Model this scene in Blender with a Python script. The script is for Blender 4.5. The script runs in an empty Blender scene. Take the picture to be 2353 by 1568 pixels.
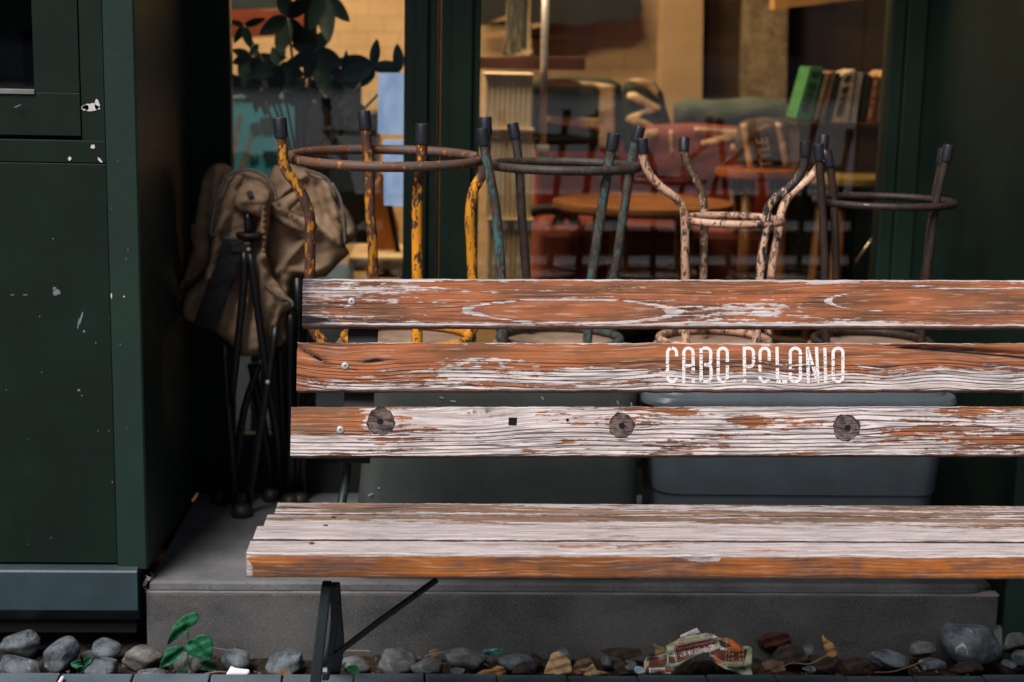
import bpy, math, random
import numpy as np
from mathutils import Vector, Matrix
from mathutils.geometry import delaunay_2d_cdt
rnd = random.Random(7)
sc = bpy.context.scene
COL = sc.collection
# ------------------------------------------------------------------ camera geometry (px are in a 2353x1568 frame)
W, H, FPX = 2353., 1568., 3600.
PITCH, ROLL, YAW, HZ = math.radians(10.6), .02, -.046, 1.3
Fv = np.array([-math.sin(YAW)*math.cos(PITCH), math.cos(YAW)*math.cos(PITCH), -math.sin(PITCH)])
R0 = np.array([math.cos(YAW), math.sin(YAW), 0.]); U0 = np.cross(R0, Fv)
Rv = R0*math.cos(ROLL)+U0*math.sin(ROLL); Uv = -R0*math.sin(ROLL)+U0*math.cos(ROLL)
CAM = np.array([0, 0, HZ])
def ray(x, y): return Fv+Rv*(x-W/2)/FPX-Uv*(y-H/2)/FPX
def onY(x, y, Y):
    d = ray(x, y); return CAM+d*Y/d[1]
def onZ(x, y, z):
    d = ray(x, y); return CAM+d*(z-HZ)/d[2]
def onP(x, y, o, n):
    d = ray(x, y); return CAM+d*(np.dot(np.array(o)-CAM, n)/np.dot(d, n))

cd = bpy.data.cameras.new('camera'); cam = bpy.data.objects.new('camera', cd); COL.objects.link(cam)
M = Matrix.Identity(4)
for i in range(3):
    M[i][0] = Rv[i]; M[i][1] = Uv[i]; M[i][2] = -Fv[i]; M[i][3] = CAM[i]
cam.matrix_world = M
cd.sensor_width = 36; cd.lens = 36*FPX/W; cd.clip_start = .05; cd.clip_end = 500
cd.dof.use_dof = True; cd.dof.focus_distance = 3.02; cd.dof.aperture_fstop = 2.5; cd.dof.aperture_blades = 9
sc.camera = cam

# ------------------------------------------------------------------ nodes
class NT:
    def __init__(s, name):
        s.m = bpy.data.materials.new(name); s.m.use_nodes = True
        s.t = s.m.node_tree; s.t.nodes.clear()
        s.out = s.t.nodes.new('ShaderNodeOutputMaterial')
    def n(s, typ, **k):
        nd = s.t.nodes.new('ShaderNode'+typ)
        for a, v in k.items(): setattr(nd, a, v)
        return nd
    def put(s, sock, v):
        if isinstance(v, bpy.types.NodeSocket): s.t.links.new(v, sock)
        elif isinstance(v, (tuple, list)):
            v = tuple(v)
            if sock.type == 'RGBA' and len(v) == 3: v = v+(1,)
            sock.default_value = v
        else: sock.default_value = v
    def math(s, op, a, b=0., c=None, clamp=False):
        nd = s.n('Math', operation=op, use_clamp=clamp); s.put(nd.inputs[0], a); s.put(nd.inputs[1], b)
        if c is not None: s.put(nd.inputs[2], c)
        return nd.outputs[0]
    def sstep(s, v, lo, hi, a=0., b=1.):
        nd = s.n('MapRange', interpolation_type='SMOOTHSTEP')
        for i, x in enumerate((v, lo, hi, a, b)): s.put(nd.inputs[i], x)
        return nd.outputs[0]
    def vmul(s, v, k, add=(0, 0, 0)):
        nd = s.n('VectorMath', operation='MULTIPLY_ADD'); s.put(nd.inputs[0], v); s.put(nd.inputs[1], k); s.put(nd.inputs[2], add)
        return nd.outputs[0]
    def noise(s, v, scale=1., detail=4., rough=.55, dist=0.):
        nd = s.n('TexNoise'); s.put(nd.inputs['Vector'], v); s.put(nd.inputs['Scale'], scale)
        s.put(nd.inputs['Detail'], detail); s.put(nd.inputs['Roughness'], rough); s.put(nd.inputs['Distortion'], dist)
        return nd.outputs['Fac']
    def mix(s, f, a, b):
        nd = s.n('Mix', data_type='RGBA'); s.put(nd.inputs[0], f); s.put(nd.inputs[6], a); s.put(nd.inputs[7], b)
        return nd.outputs[2]
    def ramp(s, f, stops):
        nd = s.n('ValToRGB'); e = nd.color_ramp.elements
        while len(e) < len(stops): e.new(.5)
        for k, (p, c) in enumerate(stops): e[k].position = p; e[k].color = tuple(c)+(1,)
        s.put(nd.inputs[0], f); return nd.outputs[0]
    def attr(s, nm):
        return s.n('Attribute', attribute_name=nm).outputs['Vector']
    def sep(s, v):
        nd = s.n('SeparateXYZ'); s.put(nd.inputs[0], v); return nd.outputs
    def obj(s): return s.n('TexCoord').outputs['Object']
    def bsdf(s, col, rough=.6, metal=0., spec=.5, bump=None, bstr=.3, bdist=.002, **k):
        b = s.n('BsdfPrincipled'); s.put(b.inputs['Base Color'], col); s.put(b.inputs['Roughness'], rough)
        s.put(b.inputs['Metallic'], metal); s.put(b.inputs['Specular IOR Level'], spec)
        if bump is not None:
            bn = s.n('Bump'); s.put(bn.inputs['Strength'], bstr); s.put(bn.inputs['Distance'], bdist); s.put(bn.inputs['Height'], bump)
            s.t.links.new(bn.outputs[0], b.inputs['Normal'])
        for a, v in k.items(): s.put(b.inputs[a.replace('_', ' ')], v)
        s.last = b
        s.t.links.new(b.outputs[0], s.out.inputs[0]); return s.m

_seed = [0]
def plain(name, col, rough=.6, var=.25, scale=12., metal=0., spec=.4, bump=.15, bscale=90., **k):
    """a surface of one colour with procedural mottling and fine relief"""
    t = NT(name); _seed[0] += 3.7; v = t.vmul(t.obj(), (1, 1, 1), (_seed[0],)*3)
    n = t.noise(v, scale, 6, .6)
    f = t.sstep(n, .3, .7)
    lo = tuple(c*(1-var) for c in col); hi = tuple(min(1, c*(1+var)) for c in col)
    fine = t.noise(v, bscale, 4, .6)
    rr = t.math('MULTIPLY_ADD', fine, .2, rough-.1)
    return t.bsdf(t.mix(f, lo, hi), rr, metal, spec, bump=fine, bstr=bump, **k)

def wood(name, orange=(.36, .115, .036), brown=(.17, .072, .035), white=(.66, .585, .575), seed=0.):
    t = NT(name); g = t.attr('gr'); mk = t.sep(t.attr('mk'))
    S = (seed*3.1, seed*7.7, seed)
    n1 = t.noise(t.vmul(g, (6, 80, 1), S), 1, 6, .62)
    n2 = t.noise(t.vmul(g, (16, 300, 1), S), 1, 2, .55)
    n3 = t.noise(t.vmul(g, (2.2, 125, 1), S), 1, 1.2, .5)
    n3b = t.noise(t.vmul(g, (5, 290, 3), S), 1, 1.5, .5)
    n4 = t.noise(t.vmul(g, (4, 26, 5), S), 1, 3, .55)
    n5 = t.noise(t.vmul(g, (80, 110, 5), S), 1, 3, .6)
    n6 = t.noise(t.vmul(g, (26, 240, 4), S), 1, 4, .65)
    n7 = t.noise(t.vmul(g, (3, 85, 8), S), 1, 3, .6)
    val = t.math('ADD', t.math('ADD', t.math('MULTIPLY', n1, .52), t.math('MULTIPLY', n6, .36)), t.math('MULTIPLY', n5, .12))
    val = t.math('ADD', val, t.math('MULTIPLY', t.math('SUBTRACT', mk[0], .5), .40))
    wm = t.sstep(val, .482, .515)
    # fibres of the stained wood
    oc = t.mix(t.sstep(n4, .36, .62), brown, orange)
    oc = t.mix(t.math('MULTIPLY', t.sstep(n7, .52, .66), .5), oc, tuple(c*.45 for c in brown))
    oc = t.mix(t.math('MULTIPLY', t.sstep(n2, .55, .70), .55), oc, (.52, .33, .24))
    wc = t.mix(t.sstep(n2, .34, .60), tuple(c*.68 for c in white), white)
    wc = t.mix(t.math('MULTIPLY', t.sstep(n7, .52, .64), .38), wc, (.33, .23, .185))
    wc = t.mix(t.math('MULTIPLY', t.sstep(n5, .58, .72), .35), wc, (.22, .17, .15))
    c = t.mix(wm, oc, wc)
    # dark outline where the film has broken away
    c = t.mix(t.math('MULTIPLY', t.sstep(t.math('ABSOLUTE', t.math('SUBTRACT', val, .478)), .0, .010, .55, 0.), 1.), c, (.07, .04, .03))
    # grey weathering
    gm = t.math('MULTIPLY', mk[1], t.sstep(t.math('ADD', n2, t.math('MULTIPLY', n5, .6)), .62, .95, 1., .25))
    c = t.mix(gm, c, t.mix(n2, (.035, .033, .038), (.13, .11, .115)))
    c = t.mix(t.sstep(mk[1], .72, 1.0), c, (.012, .009, .009))  # near black for knots, plus painted shade in the gouge and seat gaps
    # open grain
    l1 = t.sstep(t.math('ABSOLUTE', t.math('SUBTRACT', n3, .5)), .004, .026, 1., 0.)
    l2 = t.sstep(t.math('ABSOLUTE', t.math('SUBTRACT', n3b, .5)), .004, .03, .75, 0.)
    ph = t.math('ADD', t.math('MULTIPLY', t.sep(g)[1], 140.), t.math('MULTIPLY', t.noise(t.vmul(g, (1.0, 16, 2), S), 1, 2, .5), 3.0))
    ph = t.math('ADD', ph, t.math('MULTIPLY', t.noise(t.vmul(g, (9, 40, 2), S), 1, 2, .5), .22))
    dd = t.math('ABSOLUTE', t.math('SUBTRACT', t.math('FRACT', ph), .5))
    l3 = t.math('MULTIPLY', t.sstep(t.math('ADD', dd, t.math('MULTIPLY', n5, .10)), .10, .20, 1., 0.), t.sstep(t.noise(t.vmul(g, (2.4, 120, 7), S), 1, 3, .55), .34, .50, .15, 1.))
    brk = t.sstep(t.noise(t.vmul(g, (9, 40, 9), S), 1, 3, .6), .40, .56)
    lines = t.math('MULTIPLY', t.math('MAXIMUM', l3, t.math('MAXIMUM', t.math('MULTIPLY', l1, .45), t.math('MULTIPLY', l2, brk))), mk[2], clamp=True)
    c = t.mix(t.math('MULTIPLY', lines, .93), c, (.018, .014, .016))
    h = t.math('SUBTRACT', t.math('ADD', t.math('MULTIPLY', n2, .35), t.math('MULTIPLY', wm, .12)), lines)
    return t.bsdf(c, .82, 0, .2, bump=h, bstr=.55, bdist=.0025)

def chipped(name, paint, under, under2, amount=.5, scale=38., rough=.5, stretch=.45, paint2=None, zc=None):
    t = NT(name); _seed[0] += 5.3; v = t.vmul(t.obj(), (1, 1, stretch), (_seed[0],)*3)
    n = t.noise(v, scale, 8, .68); n2 = t.noise(v, scale*4, 5, .65)
    val = t.math('ADD', t.math('MULTIPLY', n, .78), t.math('MULTIPLY', n2, .22))
    if zc is not None: val = t.math('SUBTRACT', val, t.sstep(t.sep(t.obj())[2], zc-.03, zc+.03, 0., .11))
    m = t.sstep(val, .5+(.5-amount)*.4, .515+(.5-amount)*.4)
    u = t.mix(t.sstep(t.noise(v, scale*1.7, 5, .6), .38, .62), under, under2)
    p = t.mix(t.sstep(t.noise(v, scale*.5, 5, .6), .35, .65), paint, paint2 or tuple(c*.65 for c in paint))
    return t.bsdf(t.mix(m, u, p), t.mix(m, (.62,)*3, (rough,)*3), 0, .45, bump=t.math('ADD', m, t.math('MULTIPLY', n2, .5)), bstr=.5, bdist=.0012)

# ------------------------------------------------------------------ object helpers
ORG = {}
def tag(o, label=None, cat=None, group=None, kind=None):
    if label: o['label'] = label
    if cat: o['category'] = cat
    if group: o['group'] = group
    if kind: o['kind'] = kind
    return o
def thing(name, label, cat, loc, group=None):
    o = bpy.data.objects.new(name, None); COL.objects.link(o); o.location = Vector(loc); o.empty_display_size = .05
    ORG[o] = np.array(loc, float); return tag(o, label, cat, group)
class MB:
    def __init__(s): s.v = []; s.f = []; s.mi = []
    def add(s, v, f, mi=0):
        b = len(s.v); s.v += [tuple(map(float, p)) for p in v]
        s.f += [tuple(i+b for i in q) for q in f]; s.mi += [mi]*len(f); return s
    def box(s, a, b, mi=0):
        x0, y0, z0 = a; x1, y1, z1 = b
        v = [(x0, y0, z0), (x1, y0, z0), (x1, y1, z0), (x0, y1, z0), (x0, y0, z1), (x1, y0, z1), (x1, y1, z1), (x0, y1, z1)]
        return s.add(v, [(3, 2, 1, 0), (4, 5, 6, 7), (0, 1, 5, 4), (1, 2, 6, 5), (2, 3, 7, 6), (3, 0, 4, 7)], mi)
    def prism(s, poly, off, mi=0):
        """poly: list of 3-D points, extruded by vector off"""
        n = len(poly); a = [np.array(p, float) for p in poly]; b = [p+np.array(off) for p in a]
        f = [tuple(range(n)), tuple(range(2*n-1, n-1, -1))]+[(i, i+n, (i+1) % n+n, (i+1) % n) for i in range(n)]
        return s.add(a+b, f, mi)
    def tube(s, pts, r, seg=12, closed=False, cap=True, mi=0):
        P = [np.array(p, float) for p in pts]; n = len(P)
        rr = r if isinstance(r, (list, tuple)) else [r]*n
        T = []
        for i in range(n):
            if closed: d = P[(i+1) % n]-P[i-1]
            else: d = P[min(i+1, n-1)]-P[max(i-1, 0)]
            T.append(d/max(np.linalg.norm(d), 1e-9))
        up = np.array([0, 0, 1.]) if abs(T[0][2]) < .9 else np.array([1., 0, 0])
        u = np.cross(T[0], up); u /= np.linalg.norm(u); V = []
        for i in range(n):
            u = u-T[i]*u.dot(T[i]); u /= np.linalg.norm(u); w = np.cross(T[i], u)
            for k in range(seg):
                a = 2*math.pi*k/seg; V.append(P[i]+(u*math.cos(a)+w*math.sin(a))*rr[i])
        F = []
        for i in range(n if closed else n-1):
            j = (i+1) % n
            for k in range(seg): F.append((i*seg+k, i*seg+(k+1) % seg, j*seg+(k+1) % seg, j*seg+k))
        if cap and not closed: F += [tuple(range(seg-1, -1, -1)), tuple((n-1)*seg+k for k in range(seg))]
        return s.add(V, F, mi)
    def lathe(s, c, prof, seg=32, mi=0, sx=1., sy=1.):
        V = []; F = []; n = len(prof)
        for r, z in prof:
            for k in range(seg):
                a = 2*math.pi*k/seg; V.append((c[0]+r*sx*math.cos(a), c[1]+r*sy*math.sin(a), c[2]+z))
        for i in range(n-1):
            for k in range(seg): F.append((i*seg+k, i*seg+(k+1) % seg, (i+1)*seg+(k+1) % seg, (i+1)*seg+k))
        F += [tuple(range(seg-1, -1, -1)), tuple((n-1)*seg+k for k in range(seg))]
        return s.add(V, F, mi)
    def build(s, name, mats, parent=None, smooth=False, org=None, bevel=0., auto=False):
        if parent is not None: o_ = ORG[parent]
        elif org is not None: o_ = np.array(org, float)
        else:
            A = np.array(s.v); o_ = np.array([A[:, 0].mean(), A[:, 1].mean(), A[:, 2].min()])
        me = bpy.data.meshes.new(name)
        me.from_pydata([tuple(np.array(p)-o_) for p in s.v], [], s.f)
        mats = mats if isinstance(mats, (list, tuple)) else [mats]
        for m in mats: me.materials.append(m)
        if len(mats) > 1: me.polygons.foreach_set('material_index', s.mi)
        if smooth: me.polygons.foreach_set('use_smooth', [True]*len(me.polygons))
        me.validate(); me.update()
        o = bpy.data.objects.new(name, me); COL.objects.link(o); ORG[o] = o_
        if parent is not None: o.parent = parent
        else: o.location = Vector(o_)
        if bevel:
            b = o.modifiers.new('bevel', 'BEVEL'); b.width = bevel; b.segments = 2; b.limit_method = 'ANGLE'; b.harden_normals = False
        if smooth and auto:
            me.set_sharp_from_angle(angle=math.radians(40))
        return o
def cr(pts, k=6, closed=False):
    """Catmull-Rom through points"""
    P = [np.array(p, float) for p in pts]; n = len(P); out = []
    rng = range(n if closed else n-1)
    for i in rng:
        p0 = P[(i-1) % n] if closed or i > 0 else P[0]*2-P[1]
        p1 = P[i]; p2 = P[(i+1) % n]
        p3 = P[(i+2) % n] if closed or i < n-2 else P[-1]*2-P[-2]
        for j in range(k):
            t = j/k
            out.append(.5*((2*p1)+(-p0+p2)*t+(2*p0-5*p1+4*p2-p3)*t*t+(-p0+3*p1-3*p2+p3)*t**3))
    if not closed: out.append(P[-1])
    return out
def inpoly(x, y, poly):
    c = False; j = len(poly)-1
    for i in range(len(poly)):
        xi, yi = poly[i]; xj, yj = poly[j]
        if (yi > y) != (yj > y) and x < (xj-xi)*(y-yi)/(yj-yi+1e-12)+xi: c = not c
        j = i
    return c
def segd(x, y, poly, closed=True):
    best = 1e9; n = len(poly)
    for i in range(n if closed else n-1):
        ax, ay = poly[i]; bx, by = poly[(i+1) % n]; dx, dy = bx-ax, by-ay
        t = max(0, min(1, ((x-ax)*dx+(y-ay)*dy)/(dx*dx+dy*dy+1e-9)))
        best = min(best, math.hypot(x-ax-t*dx, y-ay-t*dy))
    return best
def cdt(poly, step):
    b = []
    n = len(poly)
    for i in range(n):
        a = poly[i]; c = poly[(i+1) % n]; L = math.hypot(c[0]-a[0], c[1]-a[1]); k = max(1, int(L/step))
        for j in range(k): b.append((a[0]+(c[0]-a[0])*j/k, a[1]+(c[1]-a[1])*j/k))
    xs = [p[0] for p in b]; ys = [p[1] for p in b]; pts = list(b); r = random.Random(3)
    y = min(ys)+step/2; row = 0
    while y < max(ys):
        x = min(xs)+(step/2 if row % 2 else 0)
        while x < max(xs):
            if inpoly(x, y, b) and segd(x, y, b) > step*.5: pts.append((x, y))
            x += step
        y += step*.87; row += 1
    nb = len(b)
    res = delaunay_2d_cdt([Vector(p) for p in pts], [], [list(range(nb))], 1, 1e-6)
    return [tuple(v) for v in res[0]], [tuple(f) for f in res[2]], b
def sheet(name, poly, Y, step, depth, mats, parent=None, thick=.0015, matf=None, org=None, smooth=True):
    """a modelled cloth or paper sheet: outline in px, depth(x,y,edge)->Y offset in metres (towards camera is negative)"""
    v, f, b = cdt(poly, step)
    mb = MB(); P = []
    for x, y in v: P.append(onY(x, y, Y+depth(x, y, segd(x, y, b))))
    mb.add(P, f)
    if matf:
        mb.mi = [matf(sum(v[i][0] for i in q)/3, sum(v[i][1] for i in q)/3) for q in f]
    o = mb.build(name, mats, parent, smooth, org)
    if thick:
        s = o.modifiers.new('thickness', 'SOLIDIFY'); s.thickness = thick; s.offset = 0
    return o
def pxprism(name, poly, Y, thick, m, parent=None, bevel=.0, org=None):
    mb = MB(); P = [onY(x, y, Y) for x, y in poly]
    a = sum((poly[i][0]*poly[(i+1) % len(poly)][1]-poly[(i+1) % len(poly)][0]*poly[i][1]) for i in range(len(poly)))
    if a > 0: P = P[::-1]
    mb.prism(P, (0, thick, 0)); return mb.build(name, m, parent, bevel=bevel, org=org)
def fnoise(x, y, s=0.):
    return (math.sin(x*1.7+s)+math.sin(y*2.3+x*.9+s*2)+math.sin(x*3.1-y*1.9+s*3)*.6+math.sin(y*4.7+x*2.2+s)*.4)/3

# ------------------------------------------------------------------ materials
m_green = plain('dark green paint', (.0058, .0145, .0100), .5, .25, 4, bump=.08, spec=.2)
m_green2 = plain('dark green metal trim', (.0105, .0275, .0205), .45, .12, 6, bump=.05)
m_gap = plain('black rubber gasket', (.004, .004, .004), .8)
m_chip = plain('bare white primer', (.6, .55, .57), .7, .1)
m_chipd = plain('grey scratch', (.16, .19, .2), .7, .1)
m_skirt = plain('teal grey flashing paint', (.027, .047, .055), .4, .15, 9, bump=.06)
m_iron = chipped('green cast iron paint', (.009, .017, .019), (.02, .018, .016), (.05, .03, .02), .8, 30)
m_screw = plain('zinc screw', (.32, .31, .31), .55, .15, 60, metal=.4)
m_darkw = plain('dark screw slot', (.03, .03, .03), .6)
m_rubber = plain('black rubber cap', (.012, .014, .02), .45, .2, 40)
m_tub1 = plain('grey green plastic', (.048, .057, .052), .45, .12, 14, bump=.05)
m_tub2 = plain('blue grey plastic', (.085, .108, .125), .4, .12, 10, bump=.05)
m_scuff = plain('pale scuff', (.3, .32, .33), .8)
m_seatw = plain('pale plywood seat', (.3, .2, .14), .6, .25, 18)
m_canvas = plain('tan canvas', (.34, .23, .145), .9, .16, 25, bump=.5, bscale=650, spec=.15)
m_piping = plain('grey canvas binding', (.17, .145, .12), .9, .2, 60, spec=.15)
m_web = plain('black webbing', (.012, .012, .014), .85, .3, 80)
m_pole = plain('black tube', (.008, .008, .01), .35, .2, 30, spec=.5)
m_brown = plain('brown plastic', (.02, .016, .014), .5)

def concrete(name, a, b, speck=.5, rough=.9):
    t = NT(name); v = t.obj(); _seed[0] += 2.2; v = t.vmul(v, (1, 1, 1), (_seed[0],)*3)
    n = t.noise(v, 5, 7, .6); f = t.noise(v, 260, 3, .7); g = t.noise(v, 90, 4, .6)
    big = t.noise(t.vmul(v, (1, 1, 2.2)), 3.2, 5, .65)
    c = t.mix(t.sstep(n, .3, .7), a, b)
    c = t.mix(t.math('MULTIPLY', t.sstep(big, .48, .66), .5), c, tuple(x*.5 for x in a))
    c = t.mix(t.math('MULTIPLY', t.sstep(f, .54, .66), speck*.6), c, tuple(min(1, x*2.2) for x in b))
    c = t.mix(t.math('MULTIPLY', t.sstep(g, .58, .7), .5), c, tuple(x*.45 for x in a))
    return t.bsdf(c, rough, 0, .3, bump=t.math('ADD', f, g), bstr=.35, bdist=.002)
m_step = concrete('concrete step slab', (.085, .087, .092), (.155, .157, .163), .3)
m_riser = concrete('speckled granite riser', (.045, .047, .049), (.092, .092, .092), 1.)
m_kerb = concrete('blue grey paver', (.065, .088, .112), (.11, .138, .168), .2)
m_pave = concrete('grey pavement', (.11, .11, .112), (.17, .17, .17), .2)
m_joint = plain('pale joint mortar', (.2, .18, .165), .9)
def soilmat():
    t = NT('dark soil'); v = t.obj(); n = t.noise(v, 30, 8, .7); f = t.noise(v, 160, 5, .7)
    c = t.ramp(t.math('ADD', t.math('MULTIPLY', n, .6), t.math('MULTIPLY', f, .4)), [(.35, (.012, .009, .007)), (.52, (.05, .036, .026)), (.68, (.14, .11, .085))])
    return t.bsdf(c, .95, 0, .1, bump=t.math('ADD', n, f), bstr=.9, bdist=.01)
m_soil = soilmat()
def rockmat(name, a, b, vein=.0, seed=0.):
    t = NT(name); v = t.vmul(t.obj(), (1, 1, 1), (seed,)*3)
    n = t.noise(v, 22, 8, .65); f = t.noise(v, 120, 6, .7); w = t.noise(v, 14, 3, .5, .8)
    c = t.mix(t.sstep(t.math('ADD', t.math('MULTIPLY', n, .65), t.math('MULTIPLY', f, .35)), .38, .62), a, b)
    ve = t.math('MULTIPLY', t.sstep(t.math('ABSOLUTE', t.math('SUBTRACT', w, .5)), .002, .012, 1., 0.), vein)
    ve = t.math('MULTIPLY', ve, t.sstep(n, .45, .6))
    c = t.mix(ve, c, (.5, .5, .5))
    return t.bsdf(c, .72, 0, .35, bump=t.math('ADD', n, t.math('MULTIPLY', f, .6)), bstr=.6, bdist=.006)
m_rocks = [rockmat('blue grey cobble', (.03, .038, .046), (.125, .148, .17), .7, 1.), rockmat('grey cobble', (.04, .043, .046), (.135, .142, .146), .3, 5.),
           rockmat('pale brown grey cobble', (.05, .048, .045), (.165, .155, .145), .3, 9.)]
def leafmat(name, a, b, rough=.6, scale=40.):
    t = NT(name); v = t.obj(); _seed[0] += 1.9; v = t.vmul(v, (1, 1, 1), (_seed[0],)*3)
    n = t.noise(v, scale, 6, .65); f = t.noise(v, scale*6, 3, .6)
    return t.bsdf(t.mix(t.sstep(t.math('ADD', t.math('MULTIPLY', n, .7), t.math('MULTIPLY', f, .3)), .35, .65), a, b), rough, 0, .3, bump=n, bstr=.3)
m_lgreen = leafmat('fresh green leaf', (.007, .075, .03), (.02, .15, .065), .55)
m_lgreend = leafmat('darker green leaf', (.008, .05, .022), (.015, .09, .04), .6)  # darker green for some leaves, stems and veins
m_ltan = leafmat('pale tan dry leaf', (.33, .2, .1), (.5, .34, .19), .7)
m_lbrown = leafmat('brown dry leaf', (.08, .045, .028), (.16, .10, .06), .8)
m_lochre = leafmat('ochre dry leaf', (.26, .13, .045), (.36, .2, .07), .7)
m_ldark = leafmat('dark rotting leaf', (.018, .014, .011), (.05, .037, .029), .9)
m_lred = leafmat('russet dead leaf', (.03, .009, .005), (.06, .02, .010), .85)

# ------------------------------------------------------------------ setting: ground
YR = 3.272      # face of the step
def struct(o, nm=None): o['kind'] = 'structure'; return o
mb = MB(); nx, ny = 260, 44
X = np.linspace(-2.2, 3.0, nx); Yg = np.linspace(3.0, 4.1, ny)
v = []; f = []
for j in range(ny):
    for i in range(nx):
        x, y = X[i], Yg[j]
        v.append((x, y, -.028+.010*fnoise(x*22, y*22, 1)+.006*fnoise(x*61, y*57, 3)))
for j in range(ny-1):
    for i in range(nx-1): f.append((j*nx+i, j*nx+i+1, (j+1)*nx+i+1, (j+1)*nx+i))
struct(mb.add(v, f).build('soil', m_soil, smooth=True))
KY = 3.085
mb = MB()
mb.box((-70, -60, -.3), (70, 2.70, .006)); struct(mb.build('pavement', m_pave))
mb = MB().box((-40, 2.70, -.3), (40, KY-.004, -.012)); struct(mb.build('kerb_bed', m_pave))
# kerb pavers; joints read off the photograph
jx = [onZ(x, 1550, .015)[0] for x in (307, 484, 649, 813, 975, 1140, 1302, 1462, 1620, 1777, 1936, 2093, 2252)]
st = (jx[-1]-jx[0])/(len(jx)-1)
jx = [jx[0]-st*k for k in (4, 3, 2, 1)]+jx+[jx[-1]+st*k for k in (1, 2, 3, 4)]
mb = MB(); r2 = random.Random(2)
for a, b in zip(jx[:-1], jx[1:]):
    a += .002; b -= .002; y1 = KY+r2.uniform(-.003, .003); z = .016+r2.uniform(-.0015, .0015); y0 = 2.706; sk = .05
    c = .007
    prof = [(y0, -.05), (y1, -.05), (y1, z-c), (y1-c*.35, z-c*.35), (y1-c, z), (y0, z)]
    V = []
    for k in range(2):
        for (yy, zz) in prof:
            xx = (a if k == 0 else b)-(yy-KY)*sk
            V.append((xx, yy, zz))
    n = 6
    mb.add(V, [tuple(range(n)), tuple(range(2*n-1, n-1, -1))]+[(i, i+n, (i+1) % n+n, (i+1) % n) for i in range(n)])
o = struct(mb.build('kerb', m_kerb, bevel=.0025))
# crumbs of soil and gravel
mb = MB(); r3 = random.Random(11)
for k in range(1500):
    x = r3.uniform(-1.05, 1.5); y = r3.uniform(KY+.005, YR-.005); s = r3.choice([.002, .003, .004, .006])*r3.uniform(.7, 1.3)
    z = -.018+.010*fnoise(x*22, y*22, 1); V = [np.array((x, y, z))+np.array([r3.uniform(-s, s) for _ in range(3)]) for _ in range(4)]
    mb.add(V, [(0, 1, 2), (0, 2, 3), (0, 3, 1), (1, 3, 2)])
tag(mb.build('gravel', leafmat('soil crumbs', (.05, .036, .026), (.17, .135, .105), .95, 60)), 'loose crumbs of soil and fine gravel between the cobbles', 'gravel', None, 'stuff')

# ------------------------------------------------------------------ step
ZS = .146
XL, XR = -.634, 1.247
st_ = thing('concrete_step', 'grey concrete step with speckled stone riser under the shop window', 'step', (.3, YR, 0))
mb = MB().box((XL, YR, -.04), (XR, 3.40, .121)); mb.build('riser', m_riser, st_, bevel=.004)
mb = MB().box((XL-.0, YR+.001, .1212), (XR, 3.3, .1245)); mb.build('mortar_line', m_joint, st_)
# slab, front grid with slight irregularities, cut corner on the right
mb = MB(); xs = np.linspace(XL+.008, XR, 80); V = []
def edge(x, s): return .0016*fnoise(x*14, s, s)+.0012*fnoise(x*47, 2, s)
for x in xs:
    rr_ = max(0, (x-(XR-.07))/.07); dy = .004+.05*rr_*rr_
    V += [(x, YR+dy+.003, .1246), (x, YR+dy+edge(x, 1), .128), (x, YR+dy+edge(x, 2), ZS-.005-.02*rr_**3), (x, YR+dy+.006+edge(x, 3), ZS+edge(x, 4)*.3-.02*rr_**3), (x, 4.02, ZS), (x, 4.02, .1246)]
n = 6; F = []
for i in range(len(xs)-1):
    for k in range(n): F.append((i*n+k, i*n+(k+1) % n, (i+1)*n+(k+1) % n, (i+1)*n+k))
F += [tuple(range(n-1, -1, -1)), tuple((len(xs)-1)*n+k for k in range(n))]
F = [q[::-1] for q in F]
mb.add(V, F).build('slab', m_step, st_)
mb = MB()     # broken mortar at the left end
for k in range(9):
    c = np.array((XL+.002+r3.uniform(-.006, .01), YR+.004+r3.uniform(0, .02), .125+r3.uniform(0, .035))); s = r3.uniform(.004, .009)
    V = [c+np.array([r3.uniform(-s, s) for _ in range(3)]) for _ in range(5)]
    mb.add(V, [(0, 1, 2), (0, 2, 3), (0, 3, 1), (1, 3, 2), (0, 4, 1), (2, 4, 3)])
mb.build('mortar_crumb', m_joint, st_)

# ------------------------------------------------------------------ left shop wall
YW = YR-.002
XP, XSm = -.628, -.692
ZP = .177
lw = thing('shop_wall', 'dark green panelled shop wall left of the window recess with chipped paint', 'wall', (-1.2, YW, 0))
def wy(x, y): return onY(x, y, YW)
z_seam = wy(100, 374)[2]; z_cb = wy(100, 322)[2]; x_ci = wy(184, 150)[0]
TOP = 3.4
MB().box((-2.6, YW, .19), (XSm-.0015, YW+.06, z_seam-.001)).build('lower_panel', m_green, lw, bevel=.001)
mb = MB().box((-2.6, YW+.0005, z_seam+.001), (XSm-.0015, YW+.06, z_cb)); mb.box((x_ci, YW+.0005, z_cb+.0), (XSm-.0015, YW+.06, TOP))
mb.build('casing', m_green, lw, bevel=.001)
mb = MB()
mb.add([(XSm, YW-.002, ZP), (XP-.004, YW-.002, ZP), (XP, YW+.002, ZP), (XP, 3.96, ZP-.028), (XSm, 3.96, ZP-.028),
        (XSm, YW-.002, TOP), (XP-.004, YW-.002, TOP), (XP, YW+.002, TOP), (XP, 3.96, TOP), (XSm, 3.96, TOP)],
       [(4, 3, 2, 1, 0), (5, 6, 7, 8, 9), (0, 1, 6, 5), (1, 2, 7, 6), (2, 3, 8, 7), (3, 4, 9, 8), (4, 0, 5, 9)])
mb.build('corner_trim', m_green2, lw, bevel=.0008)
MB().box((-2.6, YW+.03, .02), (XSm+.03, YW+.07, TOP)).build('backing', m_gap, lw)
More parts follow.
